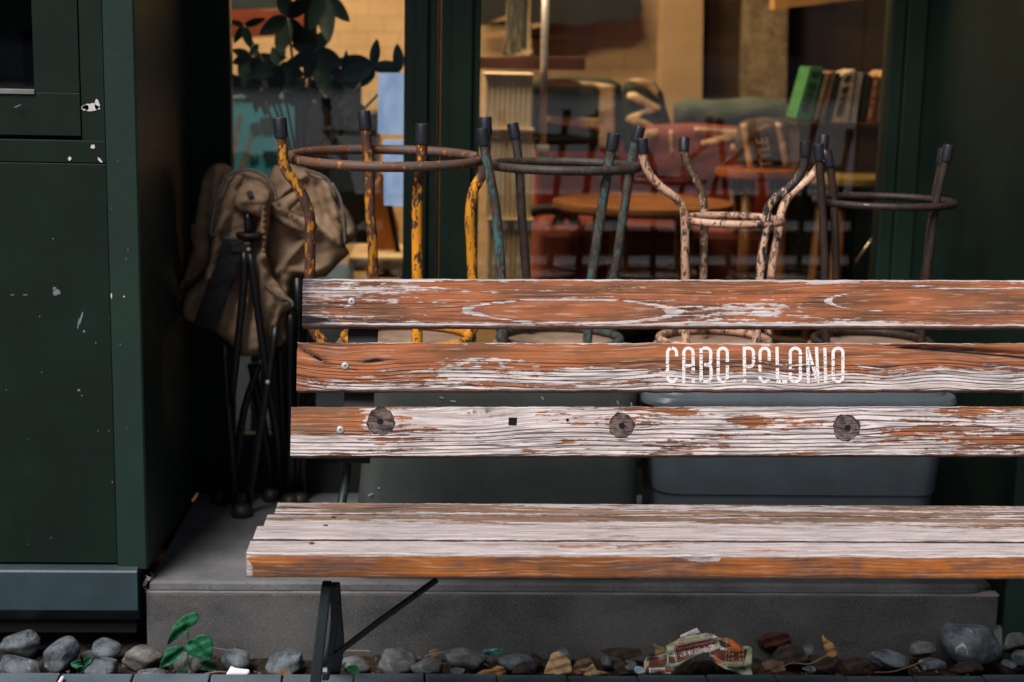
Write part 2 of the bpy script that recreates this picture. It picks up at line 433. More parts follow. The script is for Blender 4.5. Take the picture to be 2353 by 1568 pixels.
# flashing along the foot
zl, zm, zb = wy(100, 1302)[2], wy(100, 1395)[2], wy(100, 1428)[2]
XE = wy(320, 1350)[0]
prof = [(YW+.01, zl+.004), (YW-.016, zl-.002), (YW-.020, zl-.006), (YW-.020, zm), (YW+.012, zb), (YW+.02, zb), (YW+.02, zl)]
V = [(x, y, z) for x in (-2.6, XE) for y, z in prof]; n = len(prof)
MB().add(V, [tuple(range(n)), tuple(range(2*n-1, n-1, -1))]+[(i, (i+1) % n, (i+1) % n+n, i+n) for i in range(n)]).build('flashing', m_skirt, lw, bevel=.0012)
# paint chips (bare patches in the paint, a hair proud so they read as loose flakes)
def blob(pts_px, Y): return [onY(x, y, Y) for x, y in pts_px]
mb = MB()
def chip(cx, cy, rx, ry, k, Y=YW-.0012, rot=0., jag=.35):
    r = random.Random(k); pts = []; n = 22
    for i in range(n):
        a = 2*math.pi*i/n; q = 1+jag*r.uniform(-1, .6)
        x, y = rx*q*math.cos(a), ry*q*math.sin(a)
        pts.append((cx+x*math.cos(rot)-y*math.sin(rot), cy+x*math.sin(rot)+y*math.cos(rot)))
    P = blob(pts, Y)[::-1]; mb.prism(P, (0, .0008, 0))
chip(209, 247, 21, 9, 1, jag=.2); chip(223, 241, 6, 12, 2, jag=.2); chip(196, 248, 9, 7, 3, jag=.2)
chip(213, 337, 5, 5, 5); chip(160, 365, 3.5, 5, 6); chip(230, 369, 3, 8, 7, rot=-.7); chip(256, 680, 1.8, 7, 8, YW-.0032); chip(285, 682, 2, 2, 9, YW-.0032)
mb.build('bare_patch', m_chip, lw)
mb = MB(); chip(130, 672, 9, 8, 12, YW-.0005); chip(125, 664, 4, 5, 13, YW-.0005); chip(186, 732, 2.2, 17, 14, YW-.0005, .3, .2); chip(180, 744, 1.6, 12, 15, YW-.0005, .1)
chip(193, 762, 3, 3, 16, YW-.0005); chip(181, 897, 3.5, 2.5, 17, YW-.0005); chip(58, 678, 6, 1.2, 18, YW-.0005); chip(28, 678, 5, 1.2, 19, YW-.0005); chip(40, 244, 9, 1.2, 20, YW-.0005, -.4)
for q in range(10):
    chip(r3.uniform(10, 240), r3.uniform(420, 1280), r3.uniform(.6, 1.4), r3.uniform(.8, 2), 30+q, YW-.0005)
for q in range(9):
    chip(r3.uniform(245, 318), r3.uniform(300, 1290), r3.uniform(.6, 1.2), r3.uniform(.8, 2.4), 80+q, YW-.0030)
mb.build('scratch', m_chipd, lw)

# small side window set in that wall
xs1 = wy(180, 150)[0]; zs0 = wy(100, 316)[2]; xp = wy(72, 100)[0]; zp0 = wy(30, 212)[2]
sw = thing('side_window', 'small green framed window at the top left with a pale inner reveal', 'window', (xp-.3, YW, zp0))
mb = MB().box((-1.6, YW+.010, zs0+.003), (xs1-.001, YW+.05, zp0)); mb.box((xp, YW+.010, zp0), (xs1-.001, YW+.05, TOP)); mb.build('sash', m_green, sw, bevel=.0012)
MB().box((-1.6, YW+.006, zp0-.004), (xp+.001, YW+.045, zp0+.006)).build('sill', plain('worn grey sill', (.16, .16, .16), .6), sw, bevel=.001)
MB().box((xp-.026, YW+.030, zp0+.0065), (xp-.0005, YW+.045, wy(60, 68)[2])).build('inner_reveal', plain('pale blue grey strip', (.16, .2, .22), .6), sw)
t = NT('glass'); fr = t.n('Fresnel'); fr.inputs[0].default_value = 1.5
tr = t.n('BsdfTransparent'); tr.inputs[0].default_value = (.93, .95, .94, 1); gl = t.n('BsdfGlossy'); gl.inputs['Roughness'].default_value = .02; gl.inputs[0].default_value = (.9, .95, 1, 1)
mx = t.n('MixShader'); t.t.links.new(t.math('MULTIPLY', fr.outputs[0], 1.8, clamp=True), mx.inputs[0]); t.t.links.new(tr.outputs[0], mx.inputs[1]); t.t.links.new(gl.outputs[0], mx.inputs[2]); t.t.links.new(mx.outputs[0], t.out.inputs[0])
m_glass = t.m
MB().box((-1.6, YW+.022, zp0+.007), (xp-.001, YW+.026, TOP)).build('pane', m_glass, sw)
# a dim thing behind that glass: a paper lantern
c = onY(-30, 120, YW+.18)
mb = MB(); mb.lathe((c[0], c[1], c[2]-.10), [(.03, 0), (.06, .02), (.075, .06), (.078, .11), (.07, .16), (.05, .2), (.03, .22)], 32)
tag(mb.build('paper_lantern', plain('olive brown paper', (.10, .09, .06), .8), smooth=True), 'olive paper lantern with a curved rim behind the side window glass', 'lantern')

# ------------------------------------------------------------------ window recess, window, right wall
YG = 3.992
def gz(x, y, Y=YG): return onY(x, y, Y)
xgL, xm0, xm1, xgR = -.528, -.1, .09, 1.12
zg0 = gz(700, 1000)[2]
sf = thing('shop_window', 'large two pane shop window in dark green frame behind the bench', 'window', (.3, YG, ZS))
mb = MB().box((XP-.06, YG-.02, ZS), (xgL-.004, YG+.04, TOP)); mb.box((XP-.06, YG-.032, ZS), (xgL-.055, YG-.021, TOP)); mb.build('frame', m_green, sf, bevel=.002)
mb = MB().box((xgL-.0035, YG-.03, zg0-.06), (xm0-.002, YG+.04, zg0)); mb.box((xm1+.002, YG-.03, zg0-.06), (xgR, YG+.04, zg0)); mb.build('bottom_rail', m_green, sf, bevel=.002)
MB().box((xgL-.0035, YG-.022, ZS+.0), (xgR, YG+.03, zg0-.061)).build('kick_panel', plain('black kick panel', (.006, .007, .006), .6), sf)
xmid = gz(1008, 300)[0]
mb = MB()
mb.box((xm0, YG-.03, ZS), (xmid-.004, YG+.04, TOP)); mb.box((xm0+.028, YG-.044, ZS), (xmid-.028, YG-.0305, TOP))
mb.box((xmid+.004, YG-.036, ZS), (xm1, YG+.04, TOP)); mb.box((xmid+.03, YG-.052, ZS), (xm1-.02, YG-.0365, TOP))
mb.build('mullion', m_green, sf, bevel=.004)
MB().box((xmid-.0036, YG-.012, ZS), (xmid+.0036, YG+.02, TOP)).build('mullion_seal', plain('brown seal', (.05, .03, .02), .6), sf)
mb = MB(); mb.box((xgR, YG-.03, ZS), (xgR+.035, YG+.04, TOP)); mb.box((xgR+.035, YG-.045, ZS), (1.206, YG+.04, TOP)); mb.build('frame', m_green, sf, bevel=.004)
MB().box((xgL-.002, YG-.003, zg0), (xm0+.002, YG+.003, TOP)).build('pane', m_glass, sf)
MB().box((xm1-.002, YG-.003, zg0), (xgR+.002, YG+.003, TOP)).build('pane', m_glass, sf)
MB().box((xgL-.1, YG-.03, 2.3), (1.25, YG+.04, 2.4)).build('top_rail', m_green, sf)

# right flank of the recess
xr = 1.206
rw = thing('side_wall', 'dark green wall on the right side of the recess behind the dark stool', 'wall', (1.25, 3.6, 0))
mb = MB(); mb.add([(xr, YG-.012, -.04), (1.258, 3.25, -.04), (1.6, 3.25, -.04), (1.6, YG-.012, -.04), (xr, YG-.012, TOP), (1.258, 3.25, TOP), (1.6, 3.25, TOP), (1.6, YG-.012, TOP)],
       [(3, 2, 1, 0), (4, 5, 6, 7), (0, 1, 5, 4), (1, 2, 6, 5), (2, 3, 7, 6), (3, 0, 4, 7)])
mb.build('panel', m_green, rw, bevel=.003)
MB().box((1.250, 3.236, -.03), (2.8, 3.2499, TOP)).build('front_panel', m_green2, rw, bevel=.002)
# building above and around: soffit over the recess and the upper storey
ub = thing('upper_facade', 'dark green fascia over the shop window', 'building', (0, YR, 2.35))
MB().box((-2.6, YR-.0, 3.41), (2.8, 3.9, 6.)).build('fascia', m_green, ub)
MB().box((XP+.002, YR+.02, 2.25), (1.195, YG-.035, 2.30)).build('soffit', m_green, ub)
MB().box((XP+.002, YR, 2.24), (1.195, YR+.018, 3.39)).build('header', m_green, ub)

# ------------------------------------------------------------------ interior of the cafe
def wallmat(name, a, b, brick=False):
    t = NT(name); v = t.obj(); n = t.noise(v, 3, 5, .6)
    c = t.mix(t.sstep(n, .35, .65), a, b)
    bw = t.noise(v, 40, 3)
    if brick:
        br = t.n('TexBrick'); sp = t.sep(v); cb = t.n('CombineXYZ'); t.put(cb.inputs[0], sp[0]); t.put(cb.inputs[1], sp[2]); t.put(br.inputs['Vector'], cb.outputs[0])
        br.inputs['Scale'].default_value = 4.2; br.inputs['Mortar Size'].default_value = .012
        t.put(br.inputs['Color1'], (.93, .93, .93)); t.put(br.inputs['Color2'], (1., 1., 1.)); t.put(br.inputs['Mortar'], (.74, .74, .74))
        mm = t.n('Mix', data_type='RGBA', blend_type='MULTIPLY'); t.put(mm.inputs[0], 1.); t.put(mm.inputs[6], c); t.put(mm.inputs[7], br.outputs[0]); c = mm.outputs[2]
    return t.bsdf(c, .85, 0, .2, bump=bw, bstr=.2)
m_wbeige = wallmat('painted brick wall', (.58, .4, .22), (.66, .47, .28), True)
m_wdark = wallmat('dark brick wall', (.05, .032, .02), (.12, .08, .05), True)
m_wfloor = plain('dark floor boards', (.05, .03, .02), .5)
YB = 6.3
cf = thing('cafe_room', 'warm lit cafe room with painted brick walls seen through the glass', 'room', (0, YB, .1))
MB().box((-2.4, YB, .1), (1.0, YB+.1, 2.9)).build('back_wall', m_wbeige, cf)
MB().box((1.0, YB-.02, .1), (3.4, YB+.1, 2.9)).build('brick_wall', m_wdark, cf)
MB().box((-2.4, YG+.05, .0), (3.4, YB, .1)).build('floor', m_wfloor, cf)
MB().box((-2.5, YG+.05, 2.9), (3.4, YB, 3.0)).build('ceiling', m_wdark, cf)
MB().box((-2.5, YG+.05, .1), (-2.4, YB, 2.9)).build('end_wall', m_wdark, cf)
MB().box((3.4, YG+.05, .1), (3.5, YB, 2.9)).build('end_wall', m_wdark, cf)
MB().box((-2.4, YG+.045, .1), (XP-.07, YG+.06, 2.9)).build('front_wall', m_wdark, cf)
MB().box((1.3, YG+.045, .1), (3.4, YG+.06, 2.9)).build('front_wall', m_wdark, cf)
# warm ceiling disk lights, no shade modelled; pair near the glass is added fill
def lamp_or_fill(x, y, z, e, s, col=(1, .72, .43)):
    l = bpy.data.lights.new('cafe_lamp_and_fill', 'AREA'); l.shape = 'DISK'; l.size = s; l.energy = e; l.color = col
    o = bpy.data.objects.new('cafe_lamp_and_fill', l); COL.objects.link(o); o.location = (x, y, z)
    return o
lamp_or_fill(.1, 5.3, 2.75, 26, .6); lamp_or_fill(-.9, 5.3, 2.75, 34, .6); lamp_or_fill(.35, 4.35, 2.7, 18, .4); lamp_or_fill(-.5, 4.3, 2.7, 18, .4)

# items inside, each at its own distance behind the glass
def rectpx(x0, y0, x1, y1): return [(x0, y0), (x1, y0), (x1, y1), (x0, y1)]
# pillars on the back wall
m_pil = wallmat('plastered pillar', (.46, .31, .17), (.55, .38, .22))
m_pat = leafmat('stained plaster', (.16, .11, .06), (.42, .32, .2), .85, 7.)
o = pxprism('pillar', [(1527, -200), (1618, -200), (1612, 330), (1516, 330)], 6.0, .12, m_pil); tag(o, 'plain beige plaster pillar between the tan wall and the dark brickwork', 'pillar')
o = pxprism('pillar', [(1716, -200), (1812, -200), (1806, 330), (1700, 330)], 6.05, .12, m_pat); tag(o, 'mottled stained pillar to the right of the dark brick strip', 'pillar')
o = pxprism('brick_pier', [(1618, -200), (1716, -200), (1700, 330), (1612, 330)], 6.1, .1, m_wdark); tag(o, 'dark brick strip between the two pale pillars', 'pillar')
# beam top right
o = pxprism('wooden_beam', [(1780, 22), (2060, -12), (2060, -60), (1780, -40)], 5.2, .08, plain('amber beam', (.5, .27, .1), .5)); tag(o, 'amber wooden beam crossing the top right of the window', 'beam')
# pipe
a = gz(1254, -60, 4.7); b = gz(1247, 345, 4.7)
pp = thing('hanging_pole', 'thin pale metal pole hanging in front of the tan wall', 'pole', b)
MB().tube([a, b], .011, 12).build('rod', plain('brushed pale metal', (.45, .42, .42), .35, metal=.3), pp, True)
MB().tube([b+np.array((0, 0, .015)), b-np.array((0, 0, .02))], .019, 12).build('foot', plain('grey foot', (.3, .29, .28), .5), pp, True)
# ribbed beige plinth of stacked crates
m_rib = plain('cream ribbed plastic', (.85, .68, .44), .6, .1)
for k, (y0, y1, lab) in enumerate([(168, 292, 'topmost cream ribbed box of the tall stack beside the mullion'), (294, 499, 'middle cream ribbed box of the tall stack beside the mullion'), (501, 700, 'lowest cream ribbed box of the tall stack beside the mullion')]):
    pl = gz(1114+2*k, y1, 4.62); pr = gz(1222-2*k, y1, 4.62); z1 = gz(1165, y0, 4.62)[2]; z0 = pl[2]
    o_ = thing('ribbed_box', lab, 'box', ((pl[0]+pr[0])/2, 4.72, z0), 'cream boxes stacked inside the window')
    mb = MB(); w = pr[0]-pl[0]; nrib = 9
    for q in range(nrib):
        xa = pl[0]+w*q/nrib; xb = xa+w/nrib; xm_ = (xa+xb)/2
        mb.prism([(xa, 4.622, z0), (xm_, 4.6185, z0), (xb, 4.622, z0), (xb, 4.8, z0), (xa, 4.8, z0)][::-1], (0, 0, z1-z0-.008))
    mb.build('body', m_rib, o_)
    MB().box((pl[0]-.004, 4.61, z1-.0075), (pr[0]+.004, 4.81, z1-.001)).build('rim', m_rib, o_, bevel=.002)
# dark red shelf with glass vase
sh = pxprism('wall_shelf', [(1100, 132), (1345, 134), (1345, 162), (1100, 158)], 4.85, .2, plain('dark red shelf', (.085, .025, .018), .4)); tag(sh, 'dark red shelf board above the cream boxes', 'shelf')
c = gz(1190, 128, 4.92); m_vg = NT('vase glass'); m_vg.bsdf((.8, .85, .8), .05, 0, .5, Transmission_Weight=.9); m_vg = m_vg.m
vs = thing('glass_vase', 'clear glass vase of green stems standing on the dark red shelf', 'vase', c)
MB().lathe(c, [(.045, 0), (.05, .01), (.04, .06), (.038, .16), (.045, .24)], 24).build('glass', m_vg, vs, True)
mb = MB()
for q in range(12):
    a = rnd.uniform(0, 6.28); mb.tube([c+np.array((.015*math.cos(a), .015*math.sin(a), .02)), c+np.array((.03*math.cos(a+1), .03*math.sin(a+1), .2)), c+np.array((.07*math.cos(a+1), .05*math.sin(a+1), .38))], .003, 5)
mb.build('stem', plain('olive stems', (.05, .08, .02), .6), vs)
# made-up dark board standing in for a vehicle-like silhouette
pc = thing('dark_stand_in_board', 'black stand-in board with tan streaks high on the tan wall', 'picture', gz(1290, 60, 6.1))
pxprism('board', [(1104, -120), (1450, -120), (1478, 24), (1440, 50), (1392, 48), (1330, 60), (1260, 52), (1190, 62), (1104, 58)], 6.15, .03, plain('black board stand-in', (.012, .013, .012), .6), pc)
for q, pol in enumerate([[(1120, 54), (1172, 34), (1172, 44)], [(1104, 78), (1160, 70), (1165, 84), (1108, 88)], [(1190, 60), (1240, 54), (1246, 62), (1196, 66)]]):
    pxprism('streak', pol, 6.14, .008, plain('tan streak', (.4, .25, .12), .7), pc)
o = pxprism('wall_strip', [(1210, 82), (1300, 80), (1352, 84), (1352, 88), (1290, 90), (1210, 88)], 6.2, .02, m_wdark); tag(o, 'thin dark brown rail on the tan wall under the black board stand-in', 'rail')

# red settee
m_red = plain('oxblood upholstery', (.36, .065, .045), .6, .25, 7)
m_redf = plain('dark red fabric', (.2, .04, .026), .7, .3, 7)
stt = thing('settee', 'dark red upholstered bench seat below the cushions', 'settee', gz(1620, 480, 5.2))
zt = gz(1600, 285, 5.2)[2]; xa = gz(1232, 290, 5.2)[0]; xb = gz(2000, 290, 5.2)[0]; zs_ = gz(1600, 470, 5.0)[2]
MB().box((xa, 5.2, .3), (xb, 5.36, zt)).build('backrest', m_red, stt, bevel=.02)
MB().box((xa, 4.82, .45), (xb, 5.199, zs_-.06)).build('seat', m_redf, stt, bevel=.03)
MB().box((xa, 4.84, .1), (xb, 5.19, .44)).build('base', plain('dark base', (.012, .012, .01), .7), stt)
# tall dark back panel lower middle
m_dg = plain('dark olive fabric', (.02, .026, .018), .85, .2)
m_tanl = plain('tan lettering', (.6, .42, .26), .8)
def cushion(name, poly, Y, m, bul, lab, cat='cushion', group='cushions and bags on the settee'):
    o = thing(name, lab, cat, onY(sum(p[0] for p in poly)/len(poly), max(p[1] for p in poly), Y), group)
    d = lambda x, y, e: -bul*(1-math.exp(-e/14.))-.006*fnoise(x*.04, y*.05, 2)
    sheet('cover', poly, Y, 9, d, m, o, .012); return o, d
def letter(parent, polys, Y, bul, m=m_tanl):
    for pol in polys:
        sheet('lettering', pol, Y, 9, lambda x, y, e: -bul-.006*fnoise(x*.04, y*.05, 2)-.007, m, parent, .002)
o, d = cushion('cushion', [(1222, 196), (1240, 184), (1300, 180), (1400, 184), (1425, 196), (1432, 300), (1420, 345), (1228, 345), (1222, 260)], 5.08, m_dg, .03, 'dark cushion printed with a large tan block letter, nearest the cream boxes')
letter(o, [[(1256, 183), (1300, 182), (1412, 196), (1412, 345), (1374, 345), (1378, 300), (1256, 282), (1256, 266), (1376, 272), (1378, 210), (1366, 200), (1256, 196)]], 5.08, .03)
o, d = cushion('cushion', [(1434, 200), (1450, 184), (1500, 190), (1520, 215), (1528, 250), (1545, 300), (1540, 350), (1436, 350), (1430, 260)], 5.06, m_dg, .03, 'dark cushion with a zigzag tan letter to the left of the long green bolster')
letter(o, [[(1438, 184), (1470, 180), (1500, 188), (1514, 212), (1512, 228), (1490, 208)], [(1442, 214), (1458, 212), (1518, 245), (1516, 256), (1468, 270), (1500, 285), (1516, 300), (1470, 296), (1436, 276), (1444, 266), (1486, 250), (1440, 226)]], 5.06, .03)
o, d = cushion('bolster', [(1552, 240), (1580, 230), (1640, 234), (1730, 226), (1800, 236), (1830, 262), (1838, 285), (1830, 300), (1560, 300), (1550, 280)], 5.05, plain('grey green fabric', (.07, .085, .06), .85), .04, 'long grey green bolster lying along the top of the settee')
o, d = cushion('floor_bag', [(1480, 290), (1600, 286), (1720, 296), (1750, 330), (1740, 390), (1690, 430), (1560, 440), (1500, 400)], 4.98, m_redf, .03, 'dark red cushion printed with a tan forked letter', 'cushion')
letter(o, [[(1596, 292), (1700, 300), (1702, 318), (1616, 340), (1610, 326), (1664, 310), (1596, 304)], [(1680, 332), (1706, 334), (1706, 352), (1676, 350)], [(1538, 300), (1546, 300), (1548, 356), (1540, 356)], [(1470, 300), (1512, 296), (1512, 312), (1470, 326)]], 4.98, .03)
o, d = cushion('tote_bag', [(1702, 284), (1722, 276), (1760, 272), (1792, 278), (1810, 296), (1838, 330), (1842, 390), (1712, 396), (1690, 330)], 4.86, plain('olive brown canvas', (.07, .045, .025), .85), .03, 'olive tote bag printed STYLE up its side between two tan stripes', 'bag')
letter(o, [[(1702, 286), (1716, 284), (1732, 388), (1718, 388)], [(1782, 282), (1796, 284), (1816, 384), (1800, 386)]], 4.86, .03)
def text3d(txt, size, m, parent, org, ex, ey, nrm, name='lettering', cx=.5, font=None, bold=0., ext=.0004):
    cu = bpy.data.curves.new(name, 'FONT'); cu.body = txt; cu.size = 1; cu.extrude = 0; cu.offset = bold
    ob = bpy.data.objects.new('tmp', cu); COL.objects.link(ob); bpy.context.view_layer.update()
    me = bpy.data.meshes.new_from_object(ob.evaluated_get(bpy.context.evaluated_depsgraph_get())); bpy.data.objects.remove(ob)
    vv = np.array([tuple(v.co) for v in me.vertices]); ff = [tuple(p.vertices) for p in me.polygons]
    vv[:, 0] -= vv[:, 0].min(); w = vv[:, 0].max(); h = vv[:, 1].max()
    mb = MB(); P = [np.array(org)+np.array(ex)*(x/w)*size[0]+np.array(ey)*(y/h)*size[1]+np.array(nrm)*ext for x, y, z in vv]
    bpy.data.meshes.remove(me)
    return mb.add(P, ff).build(name, m, parent)
p0 = onY(1777, 398, 4.815); p1 = onY(1763, 316, 4.815); ex = p1-p0; q = onY(1750, 400, 4.815)-p0
text3d('STYLE', (1, 1), m_tanl, o, p0, ex, q, (0, -1, 0), ext=.004)
pxprism('lettering', [(1742, 294), (1768, 284), (1770, 290), (1744, 300)], 4.81, .003, m_tanl, o)

# low cabinet carrying the books
cb_ = thing('low_cabinet', 'dark low cabinet carrying the leaning books', 'cabinet', gz(1940, 420, 4.6))
xa = gz(1838, 290, 4.7)[0]; xb = gz(2120, 290, 4.7)[0]; zc = gz(1930, 283, 4.7)[2]
MB().box((xa, 4.7, zc-.16), (xb, 5.0, zc-.012)).build('body', plain('dark brown cabinet', (.05, .03, .02), .6), cb_)
MB().box((xa-.01, 4.69, zc-.0115), (xb, 5.0, zc)).build('top', plain('cabinet top', (.06, .035, .02), .5), cb_)
MB().box((xa, 4.72, .1), (xb, 4.98, zc-.161)).build('plinth', plain('dark green plinth', (.02, .022, .016), .7), cb_)
books = [([(1862, 154), (1893, 155), (1863, 278), (1828, 272)], (.05, .23, .07), 'bright green spined book leaning left at the start of the book row'),
         ([(1897, 168), (1908, 166), (1876, 281), (1866, 281)], (.42, .27, .13), 'slim tan book leaning against the bright green one'),
         ([(1910, 166), (1922, 164), (1893, 282), (1879, 282)], (.30, .15, .06), 'brown paper book between the tan and the navy one'),
         ([(1925, 168), (1932, 168), (1905, 282), (1896, 282)], (.02, .03, .05), 'thin navy book in the leaning row'),
         ([(1936, 170), (1966, 160), (1950, 286), (1908, 286)], (.6, .48, .33), 'thick cream book in the middle of the leaning row'),
         ([(1968, 166), (1984, 168), (1966, 288), (1952, 288)], (.5, .44, .4), 'pale grey book right of the thick cream book'),
         ([(1988, 170), (2004, 174), (1984, 290), (1968, 290)], (.03, .035, .03), 'black book leaning beside the pale grey one'),
         ([(2007, 176), (2022, 176), (2008, 290), (1988, 290)], (.55, .14, .03), 'orange spined book near the window frame'),
         ([(2024, 170), (2036, 162), (2034, 250), (2012, 290)], (.5, .33, .16), 'tan striped book touching the window frame')]
for k, (pl, c, lab) in enumerate(books):
    bk = thing('book', lab, 'book', onY(pl[3][0], pl[3][1], 4.74), 'books leaning on the low cabinet')
    pxprism('cover', pl, 4.735+.003*k, .14, plain('book cover %d' % k, c, .5, .3, 30), bk, .001)
    if k in (0, 4, 7):
        a, b, c2, d_ = [np.array(p, float) for p in pl]
        for u0, u1 in ((.08, .2), (.3, .42), (.5, .56), (.62, .85)):
            qd = [a+(d_-a)*u0+(b-a)*.25, a+(d_-a)*u0+(b-a)*.8, a+(d_-a)*u1+(b-a)*.7, a+(d_-a)*u1+(b-a)*.3]
            pxprism('spine_mark', [tuple(p) for p in qd], 4.733+.003*k, .0015, plain('spine print', (.02, .03, .02) if k < 7 else (.5, .4, .3), .6), bk)
# round tables
def rtable(cx, cy, rxpx, Y, m, lab, legm):
    c = onY(cx, cy, Y); R = rxpx*Y/FPX
    t_ = thing('round_table', lab, 'table', (c[0], c[1], .1), 'round cafe tables')
    MB().lathe((c[0], c[1], c[2]-.028), [(R*.93, 0), (R, .008), (R, .024), (R*.99, .028)], 56).build('tabletop', m, t_, True, auto=True)
    for a in (.6, 2.5, 4.1, 5.6):
        p = c+np.array((math.cos(a)*R*.55, math.sin(a)*R*.55, -.03)); q = np.array((c[0]+math.cos(a)*R*.85, c[1]+math.sin(a)*R*.85, .1))
        MB().tube([p, q], [.02, .013], 10).build('leg', legm, t_, True)
    return c
m_tt = plain('orange varnished wood', (.27, .115, .045), .28, .2, 5); m_leg = plain('amber leg', (.2, .085, .025), .4)
rtable(1478, 462, 208, 4.62, m_tt, 'large round orange wooden table nearest the glass', m_leg)
rtable(1745, 388, 100, 4.80, plain('reddish wood', (.3, .09, .03), .3), 'small reddish round table in front of the tote bag', m_leg)
rtable(1965, 402, 135, 4.62, plain('olive yellow top', (.26, .17, .04), .3), 'olive yellow round table beside the right frame', m_leg)
# dark chairs under the table: loop backs
def barstool(cx, cy, lab):
    c = onY(cx, cy, 4.9); t_ = thing('cafe_chair', lab, 'chair', (c[0], c[1], .1), 'cafe chairs at the tables')
    MB().tube(cr([c+np.array((-.09, 0, -.2)), c+np.array((-.085, 0, 0)), c+np.array((-.05, 0, .06)), c+np.array((.05, 0, .06)), c+np.array((.085, 0, 0)), c+np.array((.09, 0, -.2))]), .018, 8).build('back', m_brown, t_, True)
    MB().lathe((c[0], c[1]-.1, c[2]-.3), [(.17, 0), (.17, .03)], 28).build('seat', plain('tan chair seat', (.16, .12, .08), .6), t_)
    for sx in (-1, 1):
        for sy in (-.22, .02): MB().tube([(c[0]+sx*.12, c[1]+sy, c[2]-.3), (c[0]+sx*.15, c[1]+sy*1.2, .1)], .011, 8).build('leg', m_brown, t_, True)
barstool(1262, 530, 'dark loop backed chair under the left side of the large table'); barstool(1340, 530, 'dark loop backed chair under the middle of the large table')
barstool(1850, 560, 'dark loop backed chair by the olive yellow table')
a = onY(2007, 545, 4.3); b = onY(1967, 603, 4.3)
tag(MB().tube([a, b], .004, 8).build('chrome_rod', plain('chrome', (.7, .6, .5), .25, metal=.7), smooth=True), 'short shiny slanting rod low behind the right end of the glass', 'rod')

# behind the left pane
m_teal = plain('teal print', (.07, .46, .72), .5, .12, 6); m_teald = plain('dark teal ink', (.03, .09, .11), .5)
ps = thing('framed_poster', 'teal poster in a dark frame behind the left pane', 'poster', onY(600, 390, 4.7))
pxprism('frame', [(500, 172), (702, 178), (712, 640), (500, 640)], 4.72, .03, plain('dark frame', (.008, .012, .014), .5), ps)
pxprism('print', [(520, 204), (676, 207), (678, 500), (520, 500)], 4.712, .004, m_teal, ps)
pxprism('print_band', [(520, 206), (675, 209), (675, 226), (520, 226)], 4.708, .002, plain('pale teal', (.3, .55, .62), .5), ps)
for q, pl in enumerate([[(596, 272), (628, 268), (640, 290), (622, 306), (604, 300)], [(575, 286), (592, 280), (600, 300), (580, 306)], [(604, 345), (640, 350), (644, 372), (612, 376)], [(574, 356), (594, 352), (596, 370), (574, 374)]]):
    pxprism('print_mark', pl, 4.708, .002, m_teald, ps)
for q, pl in enumerate([[(536, 330), (548, 262), (556, 262), (546, 330), (538, 380)], [(548, 384), (572, 320), (580, 300), (574, 340), (562, 390)], [(520, 380), (530, 330), (540, 300), (536, 390)]]):
    pxprism('print_ray', pl, 4.708, .002, plain('cream ray', (.3, .27, .2), .6), ps)
t = NT('pale blue reflection glow'); n_ = t.noise(t.vmul(t.obj(), (9, 9, 5)), 1, 4, .6)  # emission stands in for a bright bluish reflection in the pane
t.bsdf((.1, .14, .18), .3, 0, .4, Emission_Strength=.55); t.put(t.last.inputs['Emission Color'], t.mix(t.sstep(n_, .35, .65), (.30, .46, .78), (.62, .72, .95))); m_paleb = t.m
pb = pxprism('reflection_panel', [(868, 168), (948, 168), (946, 312), (868, 308)], 4.12, .02, m_paleb); tag(pb, 'upper pale blue glowing stand-in for a reflection behind the plant at the mullion', 'reflection stand-in')
pb = pxprism('reflection_panel', [(880, 322), (948, 322), (946, 476), (882, 472)], 4.12, .02, m_paleb); tag(pb, 'lower pale blue glowing stand-in for a reflection above the orange chair', 'reflection stand-in')
bp = pxprism('slate_reflection_panel', [(758, 172), (830, 168), (832, 440), (758, 440)], 4.95, .02, plain('slate blue reflection panel', (.02, .04, .07), .7)); tag(bp, 'flat slate blue reflection panel behind the plant standing in for a dark blue reflection', 'stand-in panel')  # flat stand-in panel for the dark blue reflection area
bp = pxprism('dark_block', [(702, 236), (758, 232), (800, 262), (866, 262), (866, 560), (702, 560)], 5.1, .3, plain('dark block', (.01, .013, .014), .5)); tag(bp, 'dark block behind the plant standing in for a dark reflection', 'block')  # added dark box standing in for a dark reflection in the left pane
bc = pxprism('blue_block', [(430, 640), (800, 640), (800, 1120), (430, 1120)], 4.45, .3, plain('slate blue block', (.035, .075, .11), .5)); tag(bc, 'slate blue block standing in for blue-lit glass low between the folded chair legs', 'stand-in block')  # added block, its blue stands in for the blue-lit glass
oc = thing('orange_chair', 'orange wooden chair back behind the left pane', 'chair', onY(885, 640, 4.55))
pxprism('backrest', [(852, 430), (880, 400), (916, 520), (918, 640), (842, 640)], 4.55, .04, plain('orange wood', (.5, .17, .03), .4), oc, .01)
pxprism('seat', [(800, 590), (928, 590), (928, 625), (800, 625)], 4.4, .3, plain('cream seat', (.5, .36, .2), .5), oc, .01)
MB().tube(cr([onY(880, 400, 4.5), onY(900, 500, 4.5), onY(925, 640, 4.5)]), .008, 8).build('cable', m_pole, oc, True)
o = pxprism('red_lintel', [(500, 22), (700, 22), (700, 80), (500, 90)], 5.6, .1, plain('oxide red panel', (.2, .045, .02), .6)); tag(o, 'oxide red panel high behind the plant', 'panel')
o = pxprism('grey_shelf', [(500, -60), (660, -60), (660, 18), (500, 22)], 5.3, .1, plain('slate shelf', (.05, .075, .09), .6)); tag(o, 'slate grey shelf above the red panel', 'shelf')
